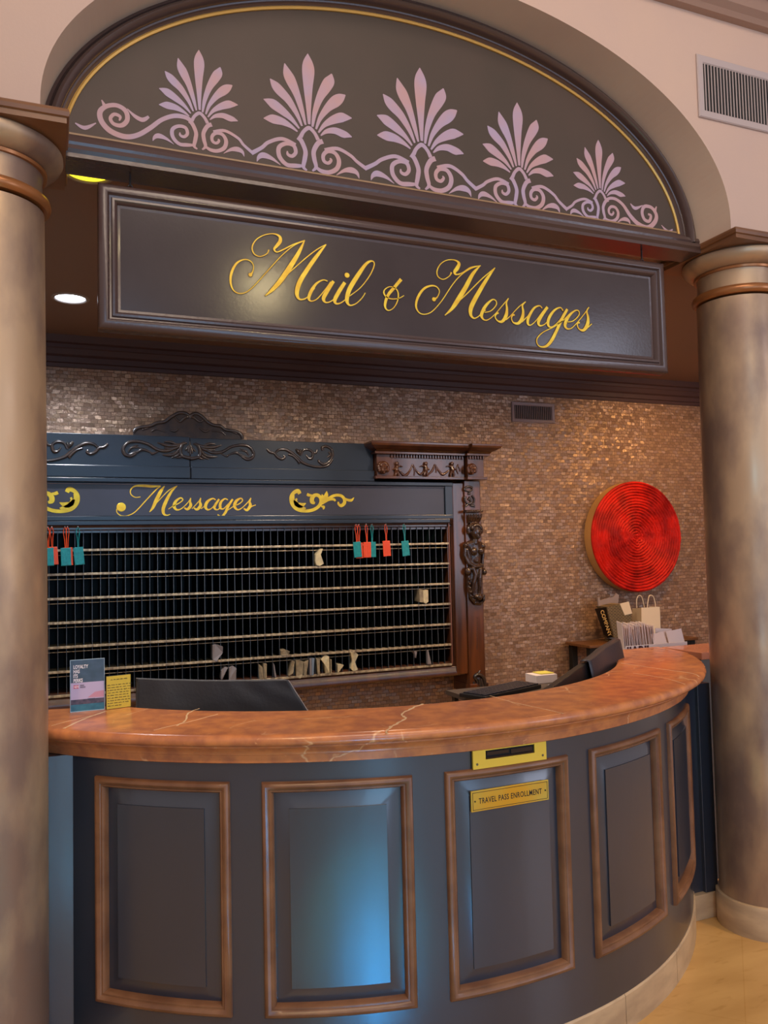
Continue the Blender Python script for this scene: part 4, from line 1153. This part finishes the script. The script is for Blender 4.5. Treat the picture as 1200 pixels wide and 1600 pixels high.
# ================================================================== TAGS HANGING ON THE RACK
def luggage_tag(kind, px, py, tilt, label, strapc=None):
    m = M_teal if kind == 'teal' else M_orange
    hid = any(q in label for q in ('hidden', 'sliver', 'tucked'))
    p = onY(px, py, YC - .03) + Vector((0, .009 if hid else 0, 0))
    t = thing('luggage_tag', p, label, 'tag', None)
    w, h = .052, .098
    Rm = Matrix.Translation(p) @ Matrix.Rotation(tilt, 4, 'Y')
    mb = MB(); mb.box((-w / 2, -.0025, -h), (w / 2, .0025, 0), Rm)
    o = mb.build('tag_body', m, t, bevel=0.002)
    mb = MB()
    pr = [(-w / 2 + .005, -h + .005), (w / 2 - .005, -h + .005), (w / 2 - .005, -.006), (-w / 2 + .005, -.006)]
    mb.tube([Rm @ Vector((x, -.003, z)) for x, z in pr + pr[:1]], .0008, 5)
    for xx in (-.010, .002, .012): mb.tube([Rm @ Vector((xx, -.003, z)) for z in (-h + .014, -h * .55, -.022)], .0009, 5)
    mb.build('embossing', m, o)
    mb = MB()
    top_ = Vector((p.x + random.uniform(-.004, .002), YC - .028, 1.785))
    for q in (-1, 1):
        mb.tube(crom([tuple(Rm @ Vector((q * .002, 0, -.008))), tuple(Rm.translation.lerp(top_, .4) + Vector((q * .004, -.002, 0))), tuple(Rm.translation.lerp(top_, .8) + Vector((q * .008, -.002, 0))), tuple(top_ + Vector((0, 0, .004)))], 5), .0022, 6)
    mb.build('strap', {'teal': M_teal, 'orange': M_orange}.get(strapc or kind), t, smooth=True)
    mb = MB(); mb.tube([(top_.x, YC - .035, 1.787), (top_.x, YC - .006, 1.787)], .002, 6); mb.ball((top_.x, YC - .035, 1.788), .0035, 8, 6)
    lab(mb.build('hook', M_silver, t), 'small steel hook')
luggage_tag('orange', 81.5, 854.5, R(-4), 'orange luggage tag half hidden behind the leftmost teal tag beside the left column')
luggage_tag('teal', 75.5, 856, R(-2), 'leftmost teal luggage tag, beside the left column', 'orange')
luggage_tag('orange', 105.5, 855.5, R(-2), 'orange luggage tag showing as a sliver between two teal tags at the left')
luggage_tag('teal', 102.5, 856, R(-2), 'teal luggage tag, second from the left column, overlapping an orange tag', 'orange')
luggage_tag('teal', 122, 855, R(-5), 'teal luggage tag, third and last of the group beside the left column')
luggage_tag('orange', 561.5, 848, R(-3), 'orange luggage tag mostly hidden behind the first teal tag of the right-hand group')
luggage_tag('teal', 557.5, 846.5, R(-4), 'first teal luggage tag from the left in the right-hand group', 'orange')
luggage_tag('teal', 582, 846.5, R(0), 'teal luggage tag tucked behind an orange tag in the right-hand group')
luggage_tag('orange', 573.5, 847, R(0), 'orange luggage tag overlapping a teal tag in the right-hand group')
luggage_tag('orange', 603.5, 845, R(-3), 'orange luggage tag hanging alone in the right-hand group')
luggage_tag('teal', 632.5, 845, R(-5), 'rightmost teal luggage tag, hanging alone near the rack end')

# ================================================================== LETTERS IN THE PIGEONHOLES
def letter(pts, m, label, name='folded_letter', yy=YC - .012, lean=.05, cat='letter', curl=0, grp=None):
    """pts: outline in picture pixels; built as a real folded sheet standing in its hole"""
    ps = [onY(a, b, yy) for a, b in pts]
    mb = MB()
    n = len(ps)
    zc_ = sum(p.z for p in ps) / n
    a = [mb.V(p + Vector((0, lean * (i % 2), 0))) for i, p in enumerate(ps)]
    b = [mb.V(p + Vector((.0015, .09, 0.004))) for p in ps]
    mb.face(a); mb.face(b[::-1])
    for i in range(n): mb.face([a[i], a[(i + 1) % n], b[(i + 1) % n], b[i]])
    o = mb.build(name, m)
    return tag(o, label, cat, grp)
M_pg = mat('grey_paper', (126, 120, 122), 0.7)
M_lp = mat('aged_paper', (150, 136, 108), 0.8, col2=(120, 108, 88), nscale=40)
zL = zoom(320, 990, 6); zR = zoom(400, 880, 3); zM = zoom(400, 640, 3)
def L(zf, q, m, lb, **k): letter([zf(a, b) for a, b in q], m, lb, **k)
L(zL, [(75,115),(100,103),(170,125),(172,180),(110,262),(78,245)], M_pg, 'folded grey letter sticking out alone in the row above the covered monitor', lean=.01)
L(zL, [(715,160),(760,155),(800,170),(785,195),(735,208),(715,200)], M_lp, 'small crumpled slip lying in the second row from the bottom', lean=.01)
L(zL, [(155,350),(190,318),(217,320),(170,430),(155,430)], M_pg, 'grey letter leaning just above the covered monitor, leftmost in the bottom row', lean=.01)
L(zL, [(230,325),(262,305),(297,325),(295,435),(228,435)], M_pg, 'grey letter with curled corner, second in the bottom row above the monitor', lean=.01)
L(zL, [(508,285),(548,320),(550,440),(515,430)], M_lp, 'narrow aged letter, left one of the pair above the right end of the monitor', lean=.01)
L(zL, [(552,285),(585,285),(580,440),(553,440)], M_lp, 'narrow aged letter, right one of the pair above the right end of the monitor', lean=.01)
L(zL, [(643,275),(652,290),(672,405),(660,412)], M_pg, 'thin bluish slip leaning alone in a bottom pigeonhole', lean=.0)
L(zL, [(820,258),(848,262),(830,370),(800,410),(785,395)], M_lp, 'aged letter leaning left at the start of the thick bunch in the bottom row', lean=.01)
L(zL, [(855,258),(890,250),(925,265),(925,380),(895,422),(862,410)], M_lp, 'fattest bundle of aged letters in the bottom row', lean=.01)
L(zL, [(930,275),(978,250),(950,400),(930,405)], M_lp, 'aged letter leaning right against the fat bundle in the bottom row', lean=.01)
L(zL, [(985,240),(1000,232),(1000,390),(987,392)], M_pg, 'slim grey letter left of the blue one in the bottom row', lean=.0)
L(zL, [(1003,235),(1028,232),(1020,392),(1004,392)], mat('blue_grey_paper', (108, 124, 142), 0.7), 'slim blue-grey letter upright in the bottom row', lean=.0)
L(zL, [(1048,240),(1078,235),(1078,385),(1060,390)], M_lp, 'slim aged letter upright in the bottom row right of the blue one', lean=.0)
L(zL, [(1092,245),(1135,200),(1165,215),(1175,300),(1170,370),(1140,378),(1125,290)], M_paper2, 'crumpled cream paper spilling out of the bottom row', lean=.02)
L(zR, [(348,450),(355,452),(355,515),(349,515)], M_lp, 'thin slip standing right beside the crumpled cream paper', lean=.0)
L(zR, [(383,475),(412,478),(385,515)], M_paper2, 'small triangular scrap in the bottom row', lean=.0)
L(zR, [(445,420),(465,413),(480,430),(468,465),(478,500),(460,508),(445,495),(455,460)], M_paper2, 'curled cream paper, tallest sheet at the right of the bottom row', lean=.015)
L(zR, [(742,412),(755,415),(750,445)], M_pg, 'tiny folded slip high in a bottom pigeonhole near the rack end', lean=.0)
L(zR, [(804,408),(808,408),(822,472),(806,474)], M_pg, 'thin white leaning slip, rightmost in the bottom row', lean=.0)
L(zR, [(766,124),(780,125),(784,165),(782,185),(767,182)], M_lp, 'left half of the folded card in the upper right pigeonholes', lean=.0)
L(zR, [(783,128),(807,126),(808,180),(797,190),(785,183)], M_paper2, 'right-hand curled card sticking out of the upper right pigeonholes', lean=.0)
L(zM, [(278,712),(280,680),(298,655),(314,652),(304,680),(312,705),(318,722),(300,733),(285,730)], M_paper2, 'curled cream paper poking out of the second row from the top', lean=.0)

# ================================================================== DOWNLIGHTS
for i, (x, y) in enumerate(DL):
    t = thing('downlight', (x, y, CEZ), ['round white recessed downlight in the alcove ceiling left of the sign', 'yellow-lit recessed downlight behind the left column capital, half hidden by the sign'][i], 'light')
    mb = MB(); mb.lathe([(DR - .001, CEZ + .012), (DR - .001, CEZ - .002), (DR + .004, CEZ - .006), (DR + .016, CEZ - .004), (DR + .018, CEZ - .0005)], (x, y), 48, cap=False)
    mb.build('trim_ring', M_ringw, t, smooth=True)
    if i == 0:
        mb = MB(); mb.lathe([(0.001, CEZ + .008), (DR - .002, CEZ + .004)], (x, y), 48, cap=False); mb.build('lens', M_lamp, t)
    else:
        mb = MB(); mb.lathe([(DR - .001, CEZ), (DR - .004, CEZ + .06), (DR - .012, CEZ + .09), (0.001, CEZ + .095)], (x, y), 48, cap=False); mb.build('reflector', M_lampw, t, smooth=True)

# ================================================================== VENTS
def vent(x0, x1, z0, z1, y, fw, ns, m, label, name='air_vent'):
    t = thing(name, ((x0 + x1) / 2, y, z0), label, 'vent')
    mb = MB(); frame_rect(mb, lambda u, v, o: (u, y - o, v), x0, x1, z0, z1, [(0, -.001), (0, .006), (.004, .010), (fw - .004, .008), (fw, .004), (fw, -.001)]); mb.build('frame', m, t)
    mb = MB(); mb.box((x0 + fw - .002, y - .0035, z0 + fw - .002), (x1 - fw + .002, y - .0015, z1 - fw + .002)); mb.build('backing', M_dark, t)
    for k in range(ns):
        x = x0 + fw + (x1 - x0 - 2 * fw) * (k + .5) / ns
        mb = MB(); mb.box((-.0030, -.002, z0 + fw - .001), (.0030, .001, z1 - fw + .001), Matrix.Translation((x, y - .0045, 0)) @ Matrix.Rotation(R(20), 4, 'Z')); mb.build('slat', m, t)
vent(2.462, 2.95, 3.365, 3.632, 2.5, .034, 25, M_vent, 'white wall vent on the pink plaster wall at upper right')
vent(3.088, 3.457, 2.537, 2.686, 5.05, .026, 20, M_vent2, 'small grey vent high on the mosaic wall')

# ================================================================== RED DISC
DC = Vector((4.10, 4.96, 1.688)); DRr = 0.418
t = thing('wall_disc', (4.10, 5.05, 1.27), 'large round red rolled-fabric wall art disc with tan sides on the mosaic wall', 'wall art')
mb = MB()
n = 128
cyl_rows = [[(DC.x + r_ * math.cos(2 * PI * k / n), y, DC.z + r_ * math.sin(2 * PI * k / n)) for k in range(n)] for r_, y in ((DRr - .01, 5.048), (DRr - .002, 5.046), (DRr - .002, 4.955))]
mb.grid(cyl_rows, closeu=True); lab(mb.build('drum', M_canvas, t, smooth=True), 'tan canvas side of the disc')
mb = MB()
rows = []
NR = 19
for i in range(NR * 4 + 1):
    f_ = i / (NR * 4)
    rr = DRr * f_ + .0005
    row = []
    for k in range(160):
        a = 2 * PI * k / 160
        ph = f_ * NR - 0.0 * a + .35 * noise.noise((math.cos(a) * 1.8, math.sin(a) * 1.8, f_ * 3)) * (1.6 - f_)
        hgt = .011 * abs(math.sin(PI * ph)) + .005 * noise.noise((math.cos(a) * rr * 60, math.sin(a) * rr * 60, 2.0))
        dome = .010 * f_
        row.append((DC.x + rr * math.cos(a), DC.y + .022 * (1 - f_) ** 1.5 - .004 - hgt, DC.z + rr * math.sin(a)))
    rows.append(row)
rows.append([(DC.x + DRr * math.cos(2 * PI * k / 160), DC.y + .004, DC.z + DRr * math.sin(2 * PI * k / 160)) for k in range(160)])
mb.grid(rows, closeu=True); lab(mb.build('coiled_face', M_red, t, smooth=True), 'red coiled fabric face')

# ================================================================== THINGS ON THE COUNTER
# LOYALTY leaflet in an acrylic stand
def upright(p0, p1, h, thick=.004, back=.0):
    U = (p1 - p0); w = U.length; U.normalize(); N = Vector((U.y, -U.x, 0)); return p0, U, ZV, N, w
A0 = onZ(110, 1113, 1.0955); A1 = onZ(163, 1108, 1.0955)
O3, U3, V3, N3, w3 = upright(A0, A1, .17)
h3 = (onY(110, 1032, A0.y).z - 1.0955)
B3 = basis(O3, U3, V3, N3)
t = thing('leaflet_stand', (A0 + A1) / 2, 'upright leaflet with headline LOYALTY HAS ITS PERKS on the left end of the worktop', 'leaflet')
mb = MB(); mb.box((0, 0, .001), (w3, h3, .004), B3); lab(mb.build('leaflet', mat('leaflet_slate', (64, 82, 102), 0.35, col2=(52, 70, 84), nscale=30), t), 'slate blue printed leaflet')
mb = MB(); mb.box((.001, h3 * .235, .004), (w3 - .001, h3 * .56, .0044), B3); lab(mb.build('pale_band', mat('leaflet_lilac', (184, 172, 204), 0.4), t), 'pale lilac band of the leaflet')
mb = MB(); mb.prism([B3 @ Vector(p) for p in ((w3 * .5, h3 * .26, .0044), (w3 * .72, h3 * .36, .0044), (w3 * .985, h3 * .38, .0044), (w3 * .985, h3 * .25, .0044))], N3 * .0004); mb.build('printed_roof', mat('leaflet_pink', (196, 140, 160), 0.4), t)
mb = MB(); mb.box((.001, .001, .004), (w3 - .001, h3 * .14, .0044), B3); mb.build('printed_pool', mat('leaflet_teal', (54, 120, 142), 0.4, col2=(40, 96, 120), nscale=40), t)
mb = MB(); mb.box((.001, h3 * .14, .004), (w3 - .001, h3 * .235, .0044), B3); mb.box((w3 * .5, h3 * .15, .0044), (w3 * .72, h3 * .24, .0048), B3); mb.build('printed_building', mat('leaflet_dark', (50, 48, 66), 0.4, col2=(90, 76, 92), nscale=70), t)
mb = MB(); mb.box((w3 * .09, h3 * .45, .0044), (w3 * .24, h3 * .515, .0049), B3); lab(mb.build('printed_tag', mat('leaflet_magenta', (196, 30, 84), 0.4), t), 'magenta tag')
mb = MB(); text(mb, 'NEW', .0105, B3 @ Matrix.Translation((w3 * .10, h3 * .462, .005)), xs=.66, off=.0003, th=.0003)
for i, s in enumerate(('LOYALTY', 'HAS', 'ITS', 'PERKS')):
    text(mb, s, .0165, B3 @ Matrix.Translation((w3 * .085, h3 * (.835 - i * .088), .0046)), xs=.66, off=.0004, th=.0006)
lab(mb.build('headline', mat('print_white', (236, 232, 236), 0.5), t), 'white headline lettering')
mb = MB()
for k in range(4): mb.box((w3 * .28, h3 * (.455 + .018 * k), .0044), (w3 * (.40 if k > 1 else .44), h3 * (.463 + .018 * k), .0047), B3)
mb.build('small_print', M_dark, t)
mb = MB(); O, U, V_, N = O3, U3, V3, N3
frame_rect(mb, lambda u, v, o: O3 + U3 * u + V3 * v + N3 * o, -.001, w3 + .001, 0, h3 + .001, [(0, 0), (0, .0056), (.0012, .0056), (.0012, .005)])
mb.box((0, 0, -.03), (w3, .002, .006), B3)
lab(mb.build('acrylic_holder', mat('acrylic_edge', (176, 196, 210), 0.12), t), 'clear acrylic holder edge')
# yellow brass card
C0 = onZ(166, 1109, 1.0955); C1 = onZ(204.5, 1104, 1.0955)
O4, U4, V4, N4, w4 = upright(C0, C1, .1)
h4 = onY(165, 1057, C0.y).z - 1.0955
B4 = basis(O4, U4, V4, N4)
t = thing('notice_plate', (C0 + C1) / 2, 'small yellow brass notice plate with black script, right of the leaflet', 'notice')
mb = MB(); mb.box((0, 0, -.006), (w4, h4, 0), B4); mb.build('plate_block', M_dark, t)
mb = MB(); mb.box((.001, .001, 0), (w4 - .001, h4 - .001, .001), B4); lab(mb.build('plate_face', mat('yellow_plate', (206, 182, 62), 0.32, 0.3), t), 'yellow metal face')
mb = MB(); F4 = (O4, U4, V4, N4)
rnd = random.Random(3)
for i in range(10):
    y = h4 * (.88 if i == 0 else .80 - .078 * i)
    x0, x1 = (w4 * .18, w4 * .86) if i == 0 else (w4 * .05, w4 * (.93 if i < 9 else .6))
    x = x0; pts = []
    while x < x1:
        wd = rnd.uniform(.006, .014); pts = []
        for k in range(int(wd / .0011)): pts.append((x + k * .0011, y + (.0013 if k % 2 else -.0013) * rnd.uniform(.5, 1.5), .0008))
        if len(pts) > 2: ribbon(mb, pts, F4, .0004, base=.001, n=2)
        x += wd + .002
lab(mb.build('script_lines', M_black, t), 'lines of fine black script')

# covered monitor on the left
def slab(mb, tl, tr_, bl, br, th):
    """slab given by its front corners, pushed back by th"""
    N_ = (tr_ - tl).cross(bl - tl).normalized(); 
    if N_.y < 0: N_ = -N_
    mb.prism([tl, tr_, br, bl], N_ * th)
TL = onY(214, 1062, 3.06); TR = onY(449, 1064, 2.86)
BR_ = onY(480, 1112, 2.84); BR_ = TR + (BR_ - TR) * 2.2; BR_.y = 2.84
BL_ = Vector((TL.x - .015, 3.04, BR_.z))
t = thing('computer_monitor', ((TL + TR) / 2).xy.to_3d() + Vector((0, .06, .75)), 'flat computer monitor under a black cloth behind the counter at the left', 'monitor')
mb = MB(); slab(mb, TL + Vector((.0, .012, -.006)), TR + Vector((.006, .012, 0)), BL_ + Vector((0, .012, 0)), BR_ + Vector((.006, .012, 0)), .035)
lab(mb.build('monitor_casing', M_silver, t, bevel=0.006), 'grey casing edge')
mc = (TL + TR) / 2
mb = MB(); mb.box((mc.x - .025, mc.y + .055, .76), (mc.x + .025, mc.y + .085, 1.1)); mb.box((mc.x - .11, mc.y + .0, .75), (mc.x + .11, mc.y + .16, .762)); mb.build('stand', M_plastic, t)
mb = MB(); rows = []
for j in range(22):
    f_ = j / 21; row = []
    for i in range(49):
        g = i / 48
        topp = TL.lerp(TR, g); bot = BL_.lerp(BR_, g)
        p = topp.lerp(bot, f_)
        fold = .010 * math.sin(g * 9 + f_ * 2.0) * f_ + .007 * noise.noise((g * 7, f_ * 4, 1.3)) + .006 * math.sin((f_ - .25 * g) * 14) * (1 - g) * f_
        z_ = p.z + .003 + (-.010 * math.sin(g * PI) if j < 3 else 0) * 0.5
        row.append((p.x + (-.012 * (1 - f_) * 0 if i else 0), p.y - .012 - fold - .01 * f_, z_))
    rows.append(row)
back = [[(x, y + .055, z - .0) for x, y, z in rows[0]]]
rows = [[(x, y + .06, z - .10) for x, y, z in rows[0]], [(x, y + .055, z - .002) for x, y, z in rows[0]], [(x, y + .004, z + .003) for x, y, z in rows[0]]] + rows
mb.grid(rows)
o = mb.build('monitor_cover', M_cloth, None, smooth=True)
sd = o.modifiers.new('solid', 'SOLIDIFY'); sd.thickness = .002
tag(o, 'black cloth draped over the monitor behind the counter at the left', 'cloth')

# hooded monitor on the right
A = onZ(850, 1084, 1.088); B = onZ(962, 1004, 1.165)
t = thing('computer_monitor', (2.0, 2.85, .75), 'dark monitor tilted behind the counter on the right, seen from its back', 'monitor')
dn = Vector((0.02, -.02, -.30))
inw = Vector((-.62, .78, 0))
mb = MB(); mb.prism([A, B, B + dn, A + dn], inw * .03)
mb.build('monitor_back', M_plastic, t, bevel=.004)
mb = MB(); mb.box((1.92, 2.90, .75), (2.0, 2.95, 1.0)); mb.box((1.85, 2.84, .75), (2.07, 3.02, .762)); mb.build('stand', M_plastic, t)
P1 = onZ(908, 1036, 1.14); P2 = onZ(964, 1003.5, 1.172); P3 = onZ(972, 1016, 1.155)
mb = MB(); rows = []
out = Vector((.62, -.78, 0))
for j in range(10):
    f_ = j / 9; row = []
    for i in range(15):
        g = i / 14
        p = A.lerp(B, .52 + .50 * g) + Vector((0, 0, .008)); p = p + dn * f_ * .8 + out * (.010 + .010 * math.sin(f_ * 2.5) + .004 * math.sin(g * 8))
        row.append(p)
    for i in range(1, 5):
        a = i / 4 * PI / 2
        p = A.lerp(B, 1.02) + Vector((0, 0, .008)) + dn * f_ * .8 + out * (.016) * math.cos(a) + (B - A).normalized() * .028 * math.sin(a) + inw * .02 * (i / 4)
        row.append(p)
    rows.append(row)
rows = [[p + inw * .035 for p in rows[0]], [p + inw * .008 + Vector((0, 0, .003)) for p in rows[0]]] + rows
mb.grid(rows); o = mb.build('monitor_hood', M_leather, None, smooth=True)
sd = o.modifiers.new('solid', 'SOLIDIFY'); sd.thickness = .003
tag(o, 'charcoal vinyl hood slipped over the right half of the tilted monitor', 'cover')

# papers, notes, pens, keyboard beside it on a raised riser
rx = onZ(850, 1066, 1.0)
t = tag(MB().box((rx.x - .35, rx.y - .03, .93), (rx.x + .30, rx.y + .30, .95)).box((rx.x - .33, rx.y + .25, .75), (rx.x - .31, rx.y + .28, .93)).box((rx.x + .26, rx.y + .25, .75), (rx.x + .28, rx.y + .28, .93)).box((rx.x - .33, rx.y - .02, .75), (rx.x - .31, rx.y + .01, .93)).box((rx.x + .26, rx.y - .02, .75), (rx.x + .28, rx.y + .01, .93)).build('desk_riser', M_worktop), 'grey riser shelf on the desk behind the tilted monitor', 'shelf')
q0 = onZ(838, 1056, .99); q1 = onZ(872, 1052, .99)
mb = MB(); mb.box((q0.x, q0.y, .9505), (q0.x + .12, q0.y + .10, .990)); tag(mb.build('paper_stack', M_paper, bevel=.001), 'stack of white paper behind the tilted monitor', 'paper')
mb = MB(); mb.box((q0.x + .04, q0.y + .02, .9905), (q0.x + .115, q0.y + .095, .995)); tag(mb.build('note_pad', M_yellow), 'yellow note pad lying on the stack of white paper', 'note pad')
for i, (a, b) in enumerate(((858, 1069), (862, 1068), (867, 1069), (874, 1068), (880, 1066))):
    p = onZ(a, b, 1.085)
    mb = MB(); mb.tube([(p.x, p.y + .02, .9505), (p.x, p.y, 1.075)], .004, 8); mb.ball((p.x, p.y, 1.078), .006, 8, 6)
    tag(mb.build('pen', mat('white_pen', (220, 214, 216), 0.4), smooth=True), 'white-capped pen in the cluster at the foot of the tilted monitor', 'pen', 'white-capped pens beside the monitor')
kb = onZ(792, 1076, .97)
mb = MB(); Mk = Matrix.Translation((kb.x, kb.y, .9505)) @ Matrix.Rotation(R(22), 4, 'Z')
mb.box((-.22, -.05, 0), (.20, .10, .018), Mk)
kbo = mb.build('keyboard', M_plastic, bevel=.003); tag(kbo, 'black keyboard on the desk riser behind the counter edge', 'keyboard')
mb = MB()
for i in range(14):
    for j in range(5): mb.box((-.205 + i * .0285, -.04 + j * .026, .018), (-.181 + i * .0285, -.018 + j * .026, .024), Mk)
mb.build('keys', M_leather, kbo)

# envelopes standing in a tray behind the right end of the worktop
tray = Vector((2.72, 3.40, .75))
t = thing('envelope_box', (2.9, 3.45, .75), 'low box holding the envelopes behind the right end of the worktop', 'box')
mb = MB(); mb.box((2.70, 3.385, .95), (3.10, 3.54, .96)); mb.box((2.70, 3.385, .96), (3.10, 3.389, 1.102)); mb.box((2.70, 3.536, .96), (3.10, 3.54, 1.102)); mb.box((2.70, 3.389, .96), (2.704, 3.536, 1.09)); mb.box((3.096, 3.389, .96), (3.10, 3.536, 1.09))
mb.box((2.72, 3.40, .75), (3.08, 3.52, .95))
mb.build('box_body', M_paper, t)
mb = MB(); text(mb, '||ARIL', .054, Matrix.Translation((2.705, 3.3835, 1.060)) @ Matrix.Rotation(PI / 2, 4, 'X'), xs=1.15, off=.002, th=.001); lab(mb.build('box_lettering', mat('print_maroon', (60, 14, 20), 0.6), t), 'dark bold letters on the box')
rnd = random.Random(11)
eg = 'white envelopes standing in the box'
for i in range(21):
    x = 2.685 + i * .0098
    yaw = R(64 + rnd.uniform(-1.5, 1.5)); lean = R(rnd.uniform(-2.5, 2.5) - 4)
    hgt = .125 + rnd.uniform(-.006, .012) - .0006 * i
    M_ = Matrix.Translation((x + .03, 3.405 + rnd.uniform(0, .01), 1.082)) @ Matrix.Rotation(yaw, 4, 'Z') @ Matrix.Rotation(lean, 4, 'X')
    mb = MB(); mb.box((0, 0, 0), (.13, .0022, hgt), M_)
    tag(mb.build('envelope', M_paper), 'white envelope in the tightly fanned row of the box, edge turned to the lobby', 'envelope', eg)
for (x, y, yaw, tilt, w, h, lb) in ((2.905, 3.40, 14, -14, .115, .088, 'white envelope facing forward, left one of the two lying open right of the fanned row'),
        (3.015, 3.415, 8, -12, .12, .094, 'white envelope facing forward, right one of the two right of the fanned row'),
        (2.955, 3.45, 10, -8, .13, .112, 'white envelope sticking up behind the two forward-facing ones'),
        (3.055, 3.46, 24, 10, .10, .090, 'rightmost white envelope in the box, leaning towards the column')):
    M_ = Matrix.Translation((x, y, 1.064)) @ Matrix.Rotation(R(yaw), 4, 'Z') @ Matrix.Rotation(R(tilt), 4, 'X') @ Matrix.Rotation(R(-4 if tilt < -9 else 6), 4, 'Y')
    mb = MB(); mb.box((0, 0, 0), (w, .003, h), M_)
    tag(mb.build('envelope', M_paper), lb, 'envelope', 'white envelopes lying across the box')

# side table at the wall with bags
t = thing('side_table', (3.6, 4.7, 0), 'small dark wooden side table against the mosaic wall below the red disc', 'table')
zt = onY(893, 1011, 4.74).z
mb = MB(); mb.box((3.47, 4.74, zt - .02), (4.45, 5.03, zt)); mb.build('table_top', M_wood, t, bevel=.004)
for x, y in ((3.51, 4.78), (4.41, 4.78), (3.51, 4.99), (4.41, 4.99)): MB().box((x - .022, y - .022, 0), (x + .022, y + .022, zt - .02)).build('leg', M_dark, t)
MB().box((3.52, 4.76, zt - .09), (4.40, 4.775, zt - .02)).build('apron', M_dark, t)
YG = 4.80
zb = zoom(920, 920, 12)
def bp(a, b, y=YG): return onY(*zb(a, b), y)
# patterned shopping bag, tilted
t = thing('shopping_bag', (3.6, YG + .08, zt), 'tilted black and gold patterned shopping bag on the side table under the red disc', 'bag')
f0, f1, f2, f3 = bp(335, 345), bp(800, 470), bp(800, 1000), bp(480, 1000)
mb = MB(); mb.prism([bp(335, 345), bp(500, 300), bp(600, 280), bp(800, 470), bp(820, 700), bp(830, 1000), bp(500, 1000), bp(420, 700)], (0, .12, 0))
mg = mat('maze_print', (58, 48, 30), 0.5)
nt = mg.node_tree; b_ = nt.nodes['Principled BSDF']
br = nt.nodes.new('ShaderNodeTexBrick'); br.inputs['Scale'].default_value = 1; br.inputs['Brick Width'].default_value = .028; br.inputs['Row Height'].default_value = .011; br.inputs['Mortar Size'].default_value = .002
br.inputs['Color1'].default_value = lin((52, 44, 30)); br.inputs['Color2'].default_value = lin((78, 66, 44)); br.inputs['Mortar'].default_value = lin((140, 118, 78))
tcn = nt.nodes.new('ShaderNodeNewGeometry'); mpn = nt.nodes.new('ShaderNodeMapping'); mpn.inputs['Rotation'].default_value = (R(90), R(12), 0)
nt.links.new(tcn.outputs['Position'], mpn.inputs[0]); nt.links.new(mpn.outputs[0], br.inputs['Vector']); nt.links.new(br.outputs[0], b_.inputs['Base Color'])
mb.build('bag_body', mg, t)
mb = MB(); mb.prism([bp(130, 375, YG + .10), bp(340, 345, YG - .001), bp(430, 700, YG - .001), bp(500, 960, YG - .001), bp(400, 960, YG + .05), bp(300, 860, YG + .08)], (0, .012, 0))
gus = mb.build('bag_side', mat('bag_black', (24, 20, 18), 0.4), t); lab(gus, 'black side of the bag with gold letters')
# gold letters running down the side
pa, pb = bp(185, 395, YG + .055), bp(345, 870, YG + .055)
dv = (pb - pa).normalized(); upv = Vector((dv.z * -1, 0, dv.x)) * -1
upv = Vector((-dv.z, 0, dv.x)); N5 = dv.cross(upv)
mb = MB(); Bt = basis(pa + Vector((0, -.035, 0)) , dv, upv, N5)
text(mb, 'COMPANY', .042, Bt @ Matrix.Translation((0, -.014, 0)), xs=.98, off=.001, th=.001)
lab(mb.build('bag_lettering', mat('bag_gold', (196, 156, 84), 0.5), gus), 'gold letters running down the side')
mb = MB(); mb.prism([bp(185, 355, YG + .11), bp(165, 170, YG + .11), bp(200, 150, YG + .11), bp(215, 215, YG + .11), bp(470, 150, YG + .11), bp(520, 80, YG + .11), bp(565, 125, YG + .11), bp(550, 290, YG + .11), bp(300, 345, YG + .11)], (0, .01, 0))
lab(mb.build('tissue_paper', mat('grey_tissue', (150, 134, 130), 0.7), t), 'grey tissue sticking out of the bag')
mb = MB(); mb.prism([bp(580, 280, YG - .004), bp(750, 238, YG - .004), bp(815, 462, YG - .004), bp(675, 497, YG - .004)], (0, .002, 0)); tag(mb.build('card', M_bag), 'cream card stuck on the patterned shopping bag', 'card')
# white paper bag with twisted handles
t = thing('paper_bag', (3.86, YG + .06, zt), 'plain white paper carrier bag with two loop handles standing on the side table', 'bag')
mb = MB(); mb.prism([bp(985, 355), bp(1330, 338), bp(1355, 1040), bp(995, 1040)], (0, .002, 0))
mb.mi = 1; mb.prism([bp(815, 375, YG + .08), bp(985, 355), bp(995, 1040), bp(830, 1040, YG + .08)], (0.001, .002, 0)); mb.mi = 0
mb.prism([bp(820, 370, YG + .08), bp(1180, 352, YG + .08), bp(1200, 1020, YG + .08), bp(835, 1020, YG + .08)], (0, .002, 0))
p_a, p_b = bp(1330, 338), bp(1355, 1040); mb.prism([p_a, p_b, p_b + Vector((-.03, .08, 0)), p_a + Vector((-.03, .08, 0))], (0.001, 0, 0))
mb.build('bag_body', [M_bag, mat('bag_paper_shaded', (190, 168, 136), 0.8)], t)  # side panel is a darker copy of the bag paper, shade put into colour
for yy, pts in ((YG + .005, [(1095,350),(1110,230),(1130,140),(1165,120),(1210,150),(1240,250),(1250,345)]), (YG + .075, [(900,360),(895,230),(915,150),(950,125),(990,150),(1020,240),(1040,345)])):
    mb = MB(); mb.tube(crom([tuple(bp(a, b, yy)) for a, b in pts], 5), .0035, 8); mb.build('handle', M_bag, t, smooth=True)

print('objects', len(bpy.data.objects))
